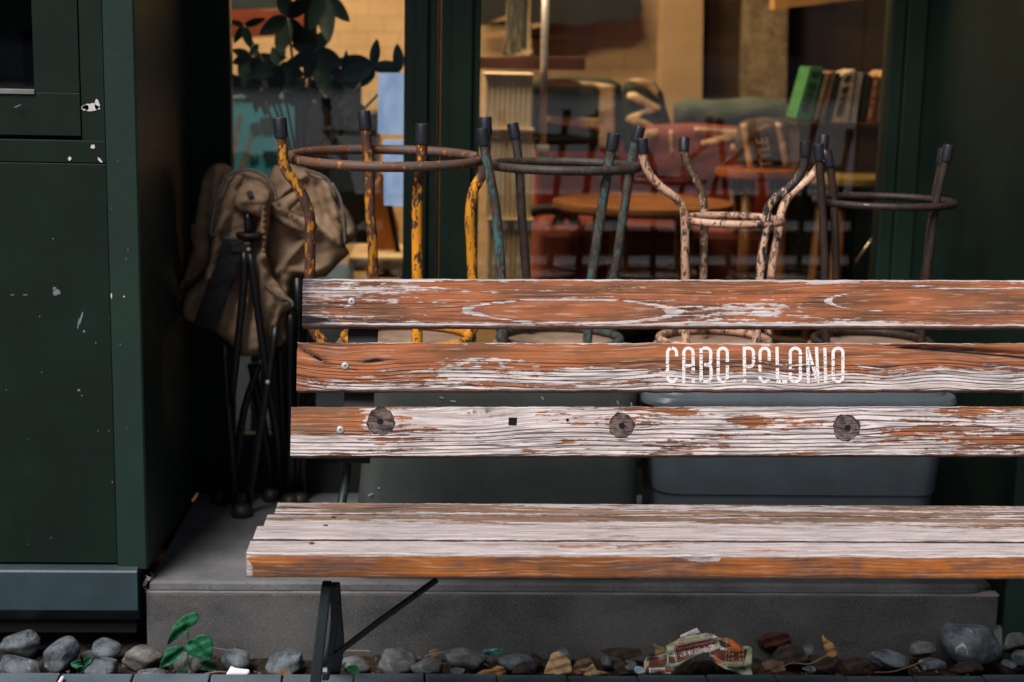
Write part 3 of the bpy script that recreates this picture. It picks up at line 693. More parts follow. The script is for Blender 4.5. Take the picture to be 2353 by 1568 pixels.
# rubber plant
m_pleaf = leafmat('dark umbrella plant leaf', (.006, .02, .016), (.014, .042, .035), .35, 20.)
def leafgeo(mb, c, L, Wd, ang, Y, tilt=0., fold=.25, curl=.0, mi=0, n=9, ser=0.):
    """ovate leaf, base at px c, length/width in px, direction ang (screen), at distance Y"""
    s = Y/FPX; b = onY(c[0], c[1], Y); d = np.array((math.cos(ang), 0, -math.sin(ang))); w = np.array((math.sin(ang), 0, math.cos(ang)))
    tl = np.array((0, math.sin(tilt), 0)); V = []; F = []
    for i in range(n+1):
        u = i/n; hw = Wd/2*(math.sin(math.pi*u**.8)**.75 if 0 < u < 1 else 0)
        if ser and i % 2: hw *= 1-ser
        cpt = b+d*L*s*u+tl*L*s*u+np.array((0, -curl*L*s*u*u, -abs(curl)*L*s*u*u*.4))
        V += [cpt+w*hw*s+np.array((0, -fold*hw*s, 0)), cpt, cpt-w*hw*s+np.array((0, -fold*hw*s*.6, 0))]
    for i in range(n):
        a = i*3; F += [(a, a+1, a+4, a+3), (a+1, a+2, a+5, a+4)]
    mb.add(V, F, mi)
pt = thing('umbrella_plant', 'dark leaved umbrella plant silhouetted behind the left pane', 'plant', onY(680, 640, 4.3))
mb = MB(); ms = MB(); r = random.Random(5)
whorls = [((722, 120), [(200, 62, 38), (-100, 120, 40), (245, 70, 40), (-60, 75, 44), (20, 80, 56), (70, 120, 60), (110, 70, 42), (150, 80, 46)]),
          ((790, 198), [(-118, 118, 36), (-85, 92, 26), (-20, 70, 40), (185, 60, 40), (125, 70, 34)]),
          ((858, 152), [(-175, 100, 60), (-82, 70, 34), (160, 100, 56), (-5, 66, 30), (120, 60, 40)]),
          ((918, 165), [(-95, 74, 36), (190, 84, 34), (165, 60, 30), (215, 50, 26)]),
          ((660, 40), [(-40, 90, 50), (100, 90, 56), (60, 110, 56), (150, 80, 50), (-100, 80, 50)]),
          ((742, -10), [(80, 110, 60), (110, 90, 50), (40, 90, 50), (130, 60, 40)]),
          ((640, 150), [(160, 80, 50), (-160, 70, 46), (100, 90, 56), (60, 80, 50), (20, 70, 46), (-110, 50, 34)]),
          ((575, 130), [(160, 50, 34), (200, 50, 30), (100, 80, 44), (60, 70, 40), (-60, 40, 24)]),
          ((560, 60), [(-20, 60, 24), (120, 50, 24), (70, 60, 30), (200, 40, 20)]),
          ((712, 205), [(100, 60, 34), (150, 60, 34), (40, 60, 34)]),
          ((600, 210), [(90, 40, 30), (30, 60, 40), (150, 50, 34), (180, 60, 34)])]
for c, lv in whorls:
    for a, L, wd in lv:
        leafgeo(mb, c, L*.9, wd*.72, -math.radians(a)*-1, 4.3+r.uniform(-.06, .06), r.uniform(-.4, .4), .2, r.uniform(-.1, .2))
    ms.tube([onY(c[0], c[1], 4.3), onY((c[0]+690)/2, c[1]+120, 4.33), onY(690, 420, 4.35)], .004, 6)
for q in range(26):
    c = (r.uniform(535, 740), r.uniform(130, 210)) if q < 18 else (r.uniform(745, 850), r.uniform(190, 290)); leafgeo(mb, c, r.uniform(34, 60), r.uniform(16, 30), r.uniform(0, 6.28), 4.38+r.uniform(-.05, .08), r.uniform(-.5, .5), .2, .1)
mb.build('foliage', m_pleaf, pt, True); ms.tube([onY(690, 420, 4.35), onY(690, 700, 4.35)], .009, 8); ms.build('stem', m_brown, pt, True)

# ------------------------------------------------------------------ bench
def slat(name, O, ex, ea, L, w, th, mfun, wfun, mat, parent, nu=300, label=None, dfun=None, jag=.0008, s0=0.):
    """plank: O corner, ex along, ea across the main face; normal = ex x ea. perimeter coordinate starts at a=0 on the main face"""
    ex = np.array(ex, float); ex /= np.linalg.norm(ex); ea = np.array(ea, float); ea -= ex*ea.dot(ex); ea /= np.linalg.norm(ea)
    en = np.cross(ex, ea); na = 30; c = .0022
    prof = [(-0., -c*1.6, 's', -c*1.6)]
    for i in range(na+1):
        a = c+(w-2*c)*i/na; prof.append((a, 0., 'm', a))
    prof.append((w, -c*1.6, 's', w+c))
    for i in range(1, 9): prof.append((w, -c*1.6-(th-3.2*c)*i/8, 't', w+c+(th-3.2*c)*i/8))
    prof.append((w-c, -th, 'b', w+th)); prof.append((w*.5, -th, 'b', w+th+w*.5)); prof.append((c, -th, 'b', w*2+th))
    for i in range(8): prof.append((0., -th+c*1.6+(th-3.2*c)*i/8, 'u', -th+c*1.6+(th-3.2*c)*i/8))
    n = len(prof); us = np.linspace(0, L, nu)
    V = np.zeros((nu*n, 3)); G = np.zeros((nu*n, 3)); K = np.zeros((nu*n, 3))
    for i, u in enumerate(us):
        e1 = jag*(fnoise(u*38, 1, s0)+.8*fnoise(u*120, 3, s0)); e2 = jag*(fnoise(u*41, 5, s0+2)+.8*fnoise(u*133, 7, s0))
        for k, (a, b, t_, s) in enumerate(prof):
            aa = a+(e1 if a < w*.06 else 0)+(e2 if a > w*.94 else 0); bb = b
            if dfun and t_ == 'm': bb -= dfun(u, a)
            V[i*n+k] = np.array(O)+ex*u+ea*aa+en*bb
            G[i*n+k] = (u, wfun(u, s)+(.0 if t_ in 'm' else 0), 0); K[i*n+k] = mfun(u, a, t_, b)
    F = []
    for i in range(nu-1):
        for k in range(n): F.append((i*n+k, (i+1)*n+k, (i+1)*n+(k+1) % n, i*n+(k+1) % n))
    F = [q[::-1] for q in F]
    F += [tuple(range(n)), tuple((nu-1)*n+k for k in range(n-1, -1, -1))]
    V -= ORG[parent]
    me = bpy.data.meshes.new(name); me.from_pydata(V.tolist(), [], F)
    for an, arr in (('gr', G), ('mk', K)):
        at = me.attributes.new(an, 'FLOAT_VECTOR', 'POINT'); at.data.foreach_set('vector', arr.ravel().tolist())
    me.materials.append(mat); me.polygons.foreach_set('use_smooth', [True]*(len(F)-2)+[False]*2); me.update()
    me.set_sharp_from_angle(angle=math.radians(50))
    o = bpy.data.objects.new(name, me); COL.objects.link(o); o.parent = parent; ORG[o] = ORG[parent]
    if label: o['label'] = label
    return o, (np.array(O), ex, ea, en)

bench = thing('garden_bench', 'weathered wooden bench with peeling orange stain and green iron legs', 'bench', (.5, 2.7, 0))
def gauss(x, m, s): return math.exp(-((x-m)/s)**2)
def sm(x, a, b): t_ = max(0, min(1, (x-a)/(b-a))); return t_*t_*(3-2*t_)
def knotwarp(u, a, knots):
    r_ = 0
    for (u0, a0, su, A, h) in knots:
        r_ -= A*math.tanh((a-a0)/(h*.6))*math.exp(-abs(a-a0)/h)*gauss(u, u0, su)
    return r_
LEN = 2.15
# back slats: (left top px, left bottom px, right top px, right bottom px, Y at bottom)
REC = math.tan(math.radians(20))
nrm = np.array((-.012, -math.cos(math.radians(20)), math.sin(math.radians(20)))); P0 = onY(667, 1050, 2.905)
def bp_(x, y, off=0.): return onP(x, y, P0-nrm/np.linalg.norm(nrm)*0+nrm*off, nrm)
def backslat(lt, lb, rb, mf, wf, mat, label, df=None, jag=.0008, s0=0.):
    a = bp_(*lb); t_ = bp_(*lt); r_ = bp_(*rb)
    return slat('backrest_slat', a, r_-a, t_-a, LEN, np.linalg.norm(t_-a), .036, mf, wf, mat, bench, 340, label, df, jag, s0)
PXM = 1165.
def U(x, xl): return (x-xl)/PXM
def m1(u, a, f, b):
    w = .0945; h = a/w; x = 695+u*PXM
    if f in 'tub': return (.62 if f == 't' else .3, .25, .35)
    wh = .32+.5*gauss(h, 0, .08)+.5*gauss(h, 1, .05)
    wh += .14*gauss(u, 0, .10)+.22*fnoise(u*5, h*3, 1)
    e = math.hypot((x-1305)/232, (h-.33)/.235+.35*(x-1305)/1500)+.05*fnoise(u*21, h*3, 8)
    wh += .62*gauss(e, 1.03, .045)-.3*(1 if e < .9 else 0)
    e2 = math.hypot(min(0, (x-2080))/190, (h-.56-.0001*(x-2080))/.24) if x < 2080 else abs(h-.56-.0001*(x-2080))/.24
    wh += .5*gauss(e2, 1.0, .05)-.25*(1 if e2 < .85 else 0)
    wh += .2*sm(x, 1500, 1000)*0-.12*sm(x, 1700, 2300)
    dk = .75*gauss(u, .0, .06)+.5*gauss(h, .13, .06)*sm(x, 1150, 750)+.35*gauss(x, 1080, 70)*gauss(h, .3, .25)+.55*gauss(x, 2260, 90)*gauss(h, .3, .25)+.2*gauss(x, 1600, 80)*gauss(h, .25, .2)+.1
    ck = .35+.9*gauss(u, 0, .14)+.9*gauss(h, .1, .09)*sm(x, 1150, 750)+.5*gauss(e, 1.18, .12)+.5*gauss(e2, 1.2, .12)
    if e < .9: ck *= .2
    if e2 < .85: ck *= .35
    return (wh, dk, ck)
def w1(u, s):
    x = 695+u*PXM
    return s+.004*math.sin(u*3+.5)+.006*math.exp(-((x-1305)/260)**4)*0+knotwarp(u, s, [(U(1305, 695), .031, .2, .018, .03), (U(2150, 695), .05, .25, .018, .03), (U(900, 695), .045, .15, .005, .02)])
def m2(u, a, f, b):
    w = .095; h = a/w; x = 682+u*PXM
    if f in 'tub': return (.55 if f == 't' else .3, .3, .5)
    wh = .30+.34*sm(h, .62, .25)*(.55+.45*sm(x, 900, 1500))+.45*gauss(h, 1, .04)+.3*gauss(h, 0, .05)+.2*fnoise(u*6, h*4, 4)
    wh -= .42*gauss(h, .78, .16)*sm(x, 1000, 1300)+.1*sm(x, 1000, 700)*gauss(h, .5, .3)
    wh += .2*sm(x, 1900, 2200)*sm(h, .6, .3)
    dk = .8*gauss(x, 745, 22)*gauss(h, .72, .06)+.35*gauss(x, 1590, 42)*gauss(h, .45, .2)+.85*gauss(x, 1840, 10)*gauss(h, .35, .16)+.5*gauss(x, 1725, 40)*gauss(h, .4, .12)+.5*gauss(x, 2005, 25)*gauss(h, .52, .14)+.35*gauss(x, 2300, 30)*gauss(h, .3, .25)
    dk += .18*sm(x, 1800, 2353)*gauss(h, .5, .3)+.06
    dk += 1.15*gauss(x, 850, 36)*gauss(h, .60+.03*math.sin((x-840)/18), .055)+.95*gauss(h, .86-(x-690)*.0052, .045)*sm(x, 775, 745)*(1 if x > 683 else 0)
    dk += 1.*sm(x, 1950, 2080)*gauss(h, .955-.0005*(x-1960)-.0000006*(x-1960)**2, .05)  # dark band paints shadow along the upper right gouge
    ck = 1.05*sm(h, .7, .5)+.55*gauss(h, .95, .12)*sm(x, 1100, 800)+.25
    return (wh, dk, ck)
def w2(u, s):
    x = 682+u*PXM; sag = .012*gauss(u, .0, .13)*sm(s, .0, .05)*0
    r_ = s-.016*gauss(u, U(840, 682), .12)*sm(s, .09, .02)*-1
    r_ = s+.014*math.exp(-u/.07)*-1+.012*gauss(u, .55, .4)*(-1)*sm(s, .0, .07)+.0022*math.sin(u*34)*sm(x, 1400, 1600)+.003*math.sin(u*13+1)
    return r_+knotwarp(u, s, [(U(1590, 682), .045, .045, .01, .02), (U(1840, 682), .035, .03, .008, .02), (U(2005, 682), .05, .03, .008, .02), (U(2300, 682), .03, .025, .006, .02), (U(845, 682), .06, .04, .008, .02)])
def d2(u, a):
    x = 682+u*PXM; h = a/.095
    return .006*gauss(x, 865, 34)*gauss(h, .59, .05)+.010*gauss(h, .86-(x-690)*.0052, .05)*sm(x, 780, 745)+.012*sm(x, 1950, 2080)*gauss(h, .955-.0005*(x-1960), .045)+.004*gauss(x, 1840, 9)*gauss(h, .35, .15)
def m3(u, a, f, b):
    w = .1; h = a/w; x = 668+u*PXM
    if f in 'tub': return (.6 if f == 't' else .3, .3, .5)
    wh = .66+.26*fnoise(u*7, h*4, 9)-.62*sm(x, 850, 790)*sm(h, .40, .5)-.34*gauss(x, 1690, 55)*gauss(h, .68, .14)-.22*sm(x, 1950, 2350)-.35*gauss(x, 1290, 60)*gauss(h, .62, .05)-.3*gauss(x, 1240, 60)*gauss(h, .82, .08)-.2*gauss(x, 920, 50)*gauss(h, .7, .12)
    dk = .95*gauss(x, 1090, 52)*gauss(h, .86, .14)*(.75+.25*math.sin(x*.2))+.8*gauss(x, 2060, 60)*gauss(h, .88+.0006*(x-2060), .025)+.5*gauss(x, 1305, 8)*gauss(h, .72, .04)+.6*gauss(x, 1297, 6)*gauss(h, .3, .03)+.05+.1*sm(x, 1900, 2353)
    ck = 1.35*sm(h, .62, .45)+.75*sm(x, 1250, 1400)*.8+.35
    if x < 830 and h > .5: ck = .5
    return (wh, dk, min(ck, 1.4))
def w3(u, s):
    x = 668+u*PXM
    return s-.014*math.exp(-((u-.9)/.8)**2)*sm(s, .0, .1)-.004*u+.002*math.sin(u*9)+knotwarp(u, s, [(U(1085, 668), .085, .08, .015, .03), (U(875, 668), .068, .05, .008, .02), (U(1428, 668), .065, .05, .008, .02), (U(1945, 668), .06, .05, .008, .02), (U(2230, 668), .085, .03, .006, .015)])
wd1 = wood('weathered slat, mostly stained', seed=1., orange=(.39, .125, .048)); wd2 = wood('weathered slat, half peeled', seed=2.3, orange=(.39, .13, .05)); wd3 = wood('weathered slat, mostly bare', seed=4.1, orange=(.38, .13, .045), brown=(.19, .095, .055))
s1, f1 = backslat((696, 640), (694, 750), (2353, 752), m1, w1, wd1, 'top slat, mostly orange stain with oval grain', None, .0006, 1)
s2, f2 = backslat((682, 787), (681, 898), (2353, 898), m2, w2, wd2, 'middle slat with white lettering and split knots', d2, .0009, 2)
s3, f3 = backslat((668, 935), (667, 1050), (2353, 1047), m3, w3, wd3, 'lower slat, bare silvery wood with old bolt holes', None, .0007, 3)
s1['label'] = 'top slat, mostly orange stain with oval grain'
# screws, plugs and holes
NRM = nrm/np.linalg.norm(nrm)
def screw(x, y, par):
    p = bp_(x, y)+NRM*.0003; a1 = np.cross(NRM, (1, 0, 0)); a1 /= np.linalg.norm(a1); a2 = np.cross(NRM, a1); V = []; prof = [(.0078, 0), (.0078, .0008), (.0065, .0018), (.003, .0022), (.0, .0023)]
    mb = MB()
    for r_, h in prof:
        for k in range(20): V.append(p+NRM*h+(a1*math.cos(k*math.pi/10)+a2*math.sin(k*math.pi/10))*max(r_, .0001))
    F = [(i*20+k, i*20+(k+1) % 20, (i+1)*20+(k+1) % 20, (i+1)*20+k) for i in range(4) for k in range(20)]
    o = mb.add(V, F).build('screw', m_screw, par, True)
    mb = MB()
    for d1, d2 in ((a1, a2), (a2, a1)):
        q = [p+NRM*.0026+d1*.0028*sx+d2*.0007*sy for sx, sy in ((-1, -1), (1, -1), (1, 1), (-1, 1))]; mb.add(q, [(0, 1, 2, 3)])
    mb.build('slot', m_darkw, o)
screw(808, 693, s1); screw(793, 841, s2); screw(782, 988, s3)
def plugmat():
    t = NT('grey end grain plug'); v = t.obj(); n = t.noise(t.vmul(v, (60, 60, 420)), 1, 4, .6); m = t.noise(v, 60, 5, .6)
    return t.bsdf(t.mix(t.sstep(t.math('ADD', t.math('MULTIPLY', n, .6), t.math('MULTIPLY', m, .4)), .38, .6), (.02, .016, .016), (.15, .115, .105)), .9, 0, .1, bump=n, bstr=.6)
m_plug = plugmat(); m_ring = plain('dark brown recess', (.03, .02, .017), 1.)
m_hole = plain('hole darkness', (.004, .003, .003), 1.)
def disc(x, y, rpx, m, par, name, h, n=26, jag=.06, sq=False, k=0):
    r = random.Random(k); pts = []
    if sq: pts = [(x-rpx, y-rpx), (x+rpx*1.15, y-rpx*1.02), (x+rpx, y+rpx), (x-rpx*1.1, y+rpx*.96)]
    else:
        for i in range(n):
            a = 2*math.pi*i/n; q = 1+jag*(math.sin(3*a+k)+.7*math.sin(7*a+2*k)+.5*math.sin(13*a+k))*.6; pts.append((x+rpx*q*math.cos(a), y+rpx*q*math.sin(a)))
    P = [bp_(*p)+NRM*h for p in pts]; return MB().prism(P[::-1], -NRM*.0008).build(name, m, par)
for i, (x, y) in enumerate([(875, 968), (1428, 978), (1945, 983)]):
    ring = disc(x, y, (32, 29, 31)[i], m_ring, s3, 'bolt_plug', .0004, 44, .08, k=i); disc(x+1-i, y+1.5, (30, 27, 28.5)[i], m_plug, ring, 'plug_wood', .0008, 44, .07, k=i+5); disc(x+2*i-1, y+1, 8, m_hole, ring, 'bolt_hole', .0012, n=6, jag=.12, k=i+9)
disc(1178, 969, 9, m_hole, s3, 'square_hole', .0006, sq=True)
disc(1304, 966, 4, m_hole, s3, 'nail_hole', .0005, n=8, jag=.4, k=3)
# CABO POLONIO painted lettering, worn
def letters():
    SW = 30.; K = {}
    def arc(cx, cy, rx, ry, a0, a1, n=9): return [(cx+rx*math.cos(math.radians(a0+(a1-a0)*i/n)), cy+ry*math.sin(math.radians(a0+(a1-a0)*i/n))) for i in range(n+1)]
    T, B = 220, 535
    def O_(x0, x1, close=True):
        xl, xr_ = x0+15, x1-15; c = (xl+xr_)/2; r_ = (xr_-xl)/2; ry = 44
        return arc(c, T+ry, r_, ry, 180, 360)+[(xr_, T+ry+30), (xr_, B-ry-30)]+arc(c, B-ry, r_, ry, 0, 180)+[(xl, B-ry-30), (xl, T+ry+20)]+([(xl, T+ry)] if close else [])
    def C_(x0, x1):
        xl, xr_ = x0+15, x1-15; c = (xl+xr_)/2; r_ = (xr_-xl)/2; ry = 44
        return [(xr_, 305), (xr_, T+ry)]+arc(c, T+ry, r_, ry, 360, 180)+[(xl, 350), (xl, B-ry)]+arc(c, B-ry, r_, ry, 180, 0)+[(xr_, 500)]
    paths = [C_(385, 500)]
    c = 597; paths += [[(553, 548), (553, T+44)]+arc(c, T+44, 44, 44, 180, 360)+[(643, 548)], [(568, 385), (628, 385)]]            # A
    paths += [[(716, T), (716, B)], [(731, T), (765, T)]+arc(765, T+42, 42, 42, 270, 360)+[(807, 340)]+arc(775, 340, 32, 35, 0, 90)+[(745, 375)], [(760, 378)]+arc(775, 412, 35, 34, 270, 360)+[(810, 490)]+arc(768, 490, 42, 44, 0, 90)+[(731, B-1)]]  # B
    paths += [O_(862, 978)]
    paths += [[(1122, T-14), (1125, 548)], [(1137, T), (1165, T)]+arc(1165, T+42, 44, 42, 270, 360)+[(1209, 360)]+arc(1165, 355, 44, 40, 0, 90)+[(1140, 396)]]     # P
    paths += [O_(1255, 1372)]
    paths += [[(1430, 208), (1436, 520)], [(1424, 536), (1526, 536)]]    # L
    paths += [O_(1540, 1665)]
    paths += [[(1716, 208), (1726, 550)], [(1802, 208), (1816, 552)], [(1718, 225), (1812, 530)]]
    paths += [[(1880, 215), (1890, 550)]]
    paths += [O_(1943, 2066)]
    gaps = [(380, 368, 425, 376), (380, 440, 430, 484), (425, 200, 445, 225), (470, 305, 510, 500), (610, 392, 665, 402), (625, 440, 665, 458), (622, 462, 665, 512), (585, 405, 612, 420),
            (700, 270, 740, 282), (698, 420, 740, 424), (740, 500, 770, 520), (720, 520, 735, 540), (860, 392, 900, 402), (945, 352, 990, 380), (888, 300, 900, 304), (945, 452, 990, 458), (945, 512, 985, 520), (1105, 486, 1150, 512), (1110, 404, 1150, 412),
            (1345, 336, 1390, 510), (1255, 352, 1290, 374), (1255, 444, 1285, 476), (1325, 505, 1350, 514), (1415, 376, 1450, 404), (1466, 522, 1478, 545), (1540, 370, 1575, 392), (1540, 420, 1580, 448), (1628, 284, 1670, 292), (1622, 460, 1660, 470), (1600, 380, 1626, 470), (1696, 385, 1730, 394), (1745, 380, 1790, 395), (1800, 400, 1815, 410),
            (1868, 384, 1905, 394), (1880, 424, 1890, 430), (1945, 386, 1985, 392), (1960, 400, 1968, 480), (1948, 430, 1962, 440), (2040, 300, 2048, 330), (1800, 524, 1812, 552)]
    mb = MB(); r = random.Random(4)
    for pa in paths:
        # resample
        P = [np.array(p, float) for p in pa]; S = [P[0]]
        for a, b in zip(P[:-1], P[1:]):
            L = np.linalg.norm(b-a); k = max(1, int(L/6))
            for j in range(1, k+1): S.append(a+(b-a)*j/k)
        for i in range(len(S)-1):
            a, b = S[i], S[i+1]; da = S[min(i+1, len(S)-1)]-S[max(i-1, 0)]; db = S[min(i+2, len(S)-1)]-S[i]
            na_ = np.array((-da[1], da[0])); na_ /= max(1e-6, np.linalg.norm(na_)); nb_ = np.array((-db[1], db[0])); nb_ /= max(1e-6, np.linalg.norm(nb_))
            for q in range(5):
                t0, t1 = -SW/2+SW*q/5, -SW/2+SW*(q+1)/5
                qd = [a+na_*t0, a+na_*t1, b+nb_*t1, b+nb_*t0]; c_ = sum(qd)/4
                if any(g[0] <= c_[0] <= g[2] and g[1] <= c_[1] <= g[3] for g in gaps): continue
                wv = 7*math.sin(c_[0]*.013)+4*math.sin(c_[0]*.031+1)
                if any(abs(c_[1]+wv-yy) < 1.9 and r.random() < .75 for yy in (300, 330, 372, 398, 440, 470, 486, 520)): continue
                if r.random() < .055 and c_[1] > 300: continue
                mb.add([bp_((2500+p[0]/2.353)/1.7408, (1300+p[1]/2.353)/1.7408, 0)+NRM*.0007 for p in qd], [(0, 1, 2, 3)])
    return mb.build('lettering', plain('white stencil paint', (.70, .655, .65), .8, .08, 60, bump=.3, bscale=300), s2)
letters()

# seat slats (main face = top). a runs front->back
ZT = .45
yb = [2.561+.0735*i for i in range(5)]
xo = [onZ(566, 1270, ZT)[0], onZ(588, 1222, ZT)[0], onZ(611, 1195, ZT)[0], onZ(634, 1172, ZT)[0]]
def mseat(kind):
    def fn(u, a, f, b):
        h = a/.0705
        if f == 'u' and kind == 0:      # the front edge
            z = -b/.045
            wh = .02+.12*fnoise(u*9, z*3, 2)+.9*gauss(z, 0, .09)+.5*gauss(z, 1, .07)*sm(math.sin(u*11)+.4*math.sin(u*37), -.2, .8)+.5*gauss(u, 0, .012)
            dk = .68*sm(fnoise(u*13, z*2, 5)+.5*fnoise(u*45, z*5, 6), .02, .42)+.9*gauss(u, .74, .022)*sm(z, .1, .3)+.75*gauss(u, .965, .018)+.6*gauss(u, 1.05, .012)+.3*gauss(u, .1, .05)+.08
            wh += 1.2*gauss(u, .78, .03)*sm(z, .45, .15)
            return (wh, min(dk, .68), .35)
        if f == 'u' or (kind > 0 and a <= 0): return (.1, 1., .3)  # gap faces painted near black as the shade between planks
        if f in 'tb' : return (.5, .5, .4)
        wh = .62+.30*fnoise(u*4, h*2+kind*3, kind)+.3*gauss(h, 0, .12)+(.16 if kind in (0, 1) else 0)-(.35*gauss(h, .75, .2) if kind == 2 else 0)-(.3*gauss(h, .15, .15)*sm(u, .2, .6) if kind == 3 else 0)
        if kind == 3: wh -= .12
        dk = (.5*gauss(h, .55, .12)*gauss(u, .22, .14) if kind == 3 else 0)+.05+(.25*gauss(u, .42, .12)*gauss(h, .8, .1) if kind == 0 else 0)
        dk += (.8*gauss(h, 0, .05) if kind > 1 else 0)
        return (wh, dk, (.7, .75, .95, 1.1)[kind])
    return fn
wds = wood('bare sunbleached seat wood', seed=6.6, white=(.67, .595, .585), orange=(.34, .2, .13), brown=(.2, .13, .09)); wds0 = wood('seat front plank wood', seed=8.2, white=(.67, .595, .585), orange=(.48, .15, .03), brown=(.24, .09, .03))
slabs = ['front seat plank with a dark orange front edge', 'second seat plank from the front, bare and pale', 'third seat plank from the front with brown streaks', 'rear seat plank with an open crack']
for i in range(4):
    w_ = (.0645, .0722, .0722, .0715)[i]
    def wf(u, s, i=i): return s+.003*math.sin(u*4+i)+.0012*math.sin(u*23+i*2)+knotwarp(u, s, [(.3+.2*i, .03, .04, .006, .02)])
    def df(u, a, i=i): return (.004*gauss(u, .775, .02)*gauss(a, 0, .014) if i == 0 else 0)+(.005*gauss(a, .04+.006*math.sin(u*9), .0025)*sm(u, .35, .1) if i == 3 else 0)
    slat('seat_plank', (xo[i], yb[i]+.0015, ZT+(.0015 if i % 2 else 0)), (1, .008, 0), (0, 1, 0), 2.1, w_, .045 if i == 0 else .04, mseat(i), wf, wds0 if i == 0 else wds, bench, 320, slabs[i], df, .0012, 10+i)
# nail heads on the seat
mb = MB()
for (x, y) in [(716, 1248), (748, 1208), (766, 1188)]:
    c = onZ(x, y, ZT+.0018); mb.lathe(c, [(.0042, -.001), (.0042, .0008)], 14)
mb.build('nail_head', plain('rusty nail', (.10, .05, .03), .8), bench)

# iron frame ends
def leg_set(dx):
    def sh(p): return np.array(p)+np.array((dx, 0, 0))
    a = onY(751, 1340, 2.62); b = onY(722, 1600, 2.60); k = (0-a[2])/(b[2]-a[2]); b = a+(b-a)*k; b[1] = 2.56
    lg = []
    def bar(name, pts, wx, ty, parent=bench, mi=m_iron):
        P = [sh(p) for p in pts]; V = []; F = []
        for i, p in enumerate(P):
            w2 = wx[i]/2 if isinstance(wx, (list, tuple)) else wx/2; t2 = ty/2
            V += [p+np.array((-w2, -t2, 0)), p+np.array((w2, -t2, 0)), p+np.array((w2, t2, 0)), p+np.array((-w2, t2, 0))]
        for i in range(len(P)-1):
            for k in range(4): F.append((i*4+k, i*4+(k+1) % 4, (i+1)*4+(k+1) % 4, (i+1)*4+k))
        F += [(3, 2, 1, 0), tuple(len(P)*4-4+k for k in range(4))]
        return MB().add(V, F).build(name, mi, parent, bevel=.0025)
    bar('leg', [a, (a+b)/2, b], [.017, .019, .023], .03)
    bar('leg', cr([onY(771, 1342, 2.80), onY(775, 1400, 2.86), onY(776, 1450, 2.94), onY(769, 1500, 3.04), onZ(757, 1552, .0)], 4), [.016]*6+[.018, .02, .022, .026, .03]+[.034, .036, .038, .04, .042, .044], .026)
    bar('leg_web', cr([onY(765, 1345, 2.70), onY(769, 1420, 2.72), onY(757, 1520, 2.8), onY(748, 1560, 2.9)], 4), .014, .02)
    p = onY(748, 1340, 2.6)
    MB().box(tuple(sh((p[0]-.035, 2.575, .4015))), tuple(sh((p[0]+.035, 2.86, .4085)))).build('seat_bracket', m_iron, bench, bevel=.002)
    # upright for the backrest, reclined
    ux = bp_(826, 700)[0]
    lo = bp_(812, 1060)-NRM*.039; hi = bp_(838, 655)-NRM*.039; w2 = .029
    T = (hi-lo); MB().prism([sh(lo+np.array((-w2, 0, 0))), sh(lo+np.array((w2, 0, 0))), sh(hi+np.array((w2, 0, 0))), sh(hi+np.array((-w2, 0, 0)))], -NRM*.012).build('back_bracket', plain('black bracket', (.012, .012, .012), .5), bench)
    q0 = onY(800, 1045, 2.99); q1 = onY(796, 1100, 2.97); q2 = onY(785, 1160, 2.93)
    MB().tube(cr([sh(p) for p in (q0, q1, q2, q2+np.array((0, -.03, -.05)))]), [.008]*7+[.009]*6+[.010]*6, 10).build('back_strut', m_iron, bench, True)
leg_set(0.); leg_set(1.66)
# diagonal brace
a = onY(1003, 1333, 2.72); b = onY(742, 1526, 2.78)
P = [a, (a+b)/2+np.array((0, 0, .002)), b]
MB().tube(P, .0058, 8).build('brace', m_iron, bench, True)
a = onY(733, 1541, 2.77); b = onY(752, 1541, 2.77); MB().tube([a, b], .006, 6).tube([a, a+(b-a)*.4], .010, 6).build('bolt', m_screw, bench)

# ------------------------------------------------------------------ tubs on the step
YT = 3.30
def rrect(x0, y0, x1, y1, r_, z, n=7):
    out = []
    for cx, cy, a0 in ((x1-r_, y1-r_, 0), (x0+r_, y1-r_, 90), (x0+r_, y0+r_, 180), (x1-r_, y0+r_, 270)):
        for i in range(n+1):
            a = math.radians(a0+90*i/n); out.append((cx+r_*math.cos(a), cy+r_*math.sin(a), z))
    return out
def loft(loops, cap0=True, cap1=True):
    n = len(loops[0]); V = [p for l in loops for p in l]; F = []
    for i in range(len(loops)-1):
        for k in range(n): F.append((i*n+k, i*n+(k+1) % n, (i+1)*n+(k+1) % n, (i+1)*n+k))
    if cap0: F.append(tuple(range(n-1, -1, -1)))
    if cap1: F.append(tuple((len(loops)-1)*n+k for k in range(n)))
    return V, F
ZTop = .612
def X_(x, y): return onY(x, y, YT+.02)[0]
zz = lambda y, Y=YT: onY(1200, y, Y)[2]
xa, xb = X_(806, 1130), X_(1466, 1130); xa2, xb2 = X_(846, 905), X_(1466, 905)
z1 = zz(905); slx = (xa2-xa)/(z1-ZS)
tb = thing('storage_tub', 'grey green upturned plastic tub on the step left of the blue tub', 'tub', ((xa+xb)/2, YT+.16, ZS))
h_ = ZTop-ZS; xa3 = xa+slx*h_
V, F = loft([rrect(xa-.002, YT+.0, xb+.008, YT+.37, .05, ZS), rrect(xa, YT+.0, xb+.006, YT+.37, .05, ZS+.02), rrect(xa3, YT+.02, xb-.004, YT+.35, .05, ZTop-.01), rrect(xa3+.01, YT+.03, xb-.014, YT+.34, .045, ZTop)])
MB().add(V, F).build('body', m_tub1, tb, True, auto=True)
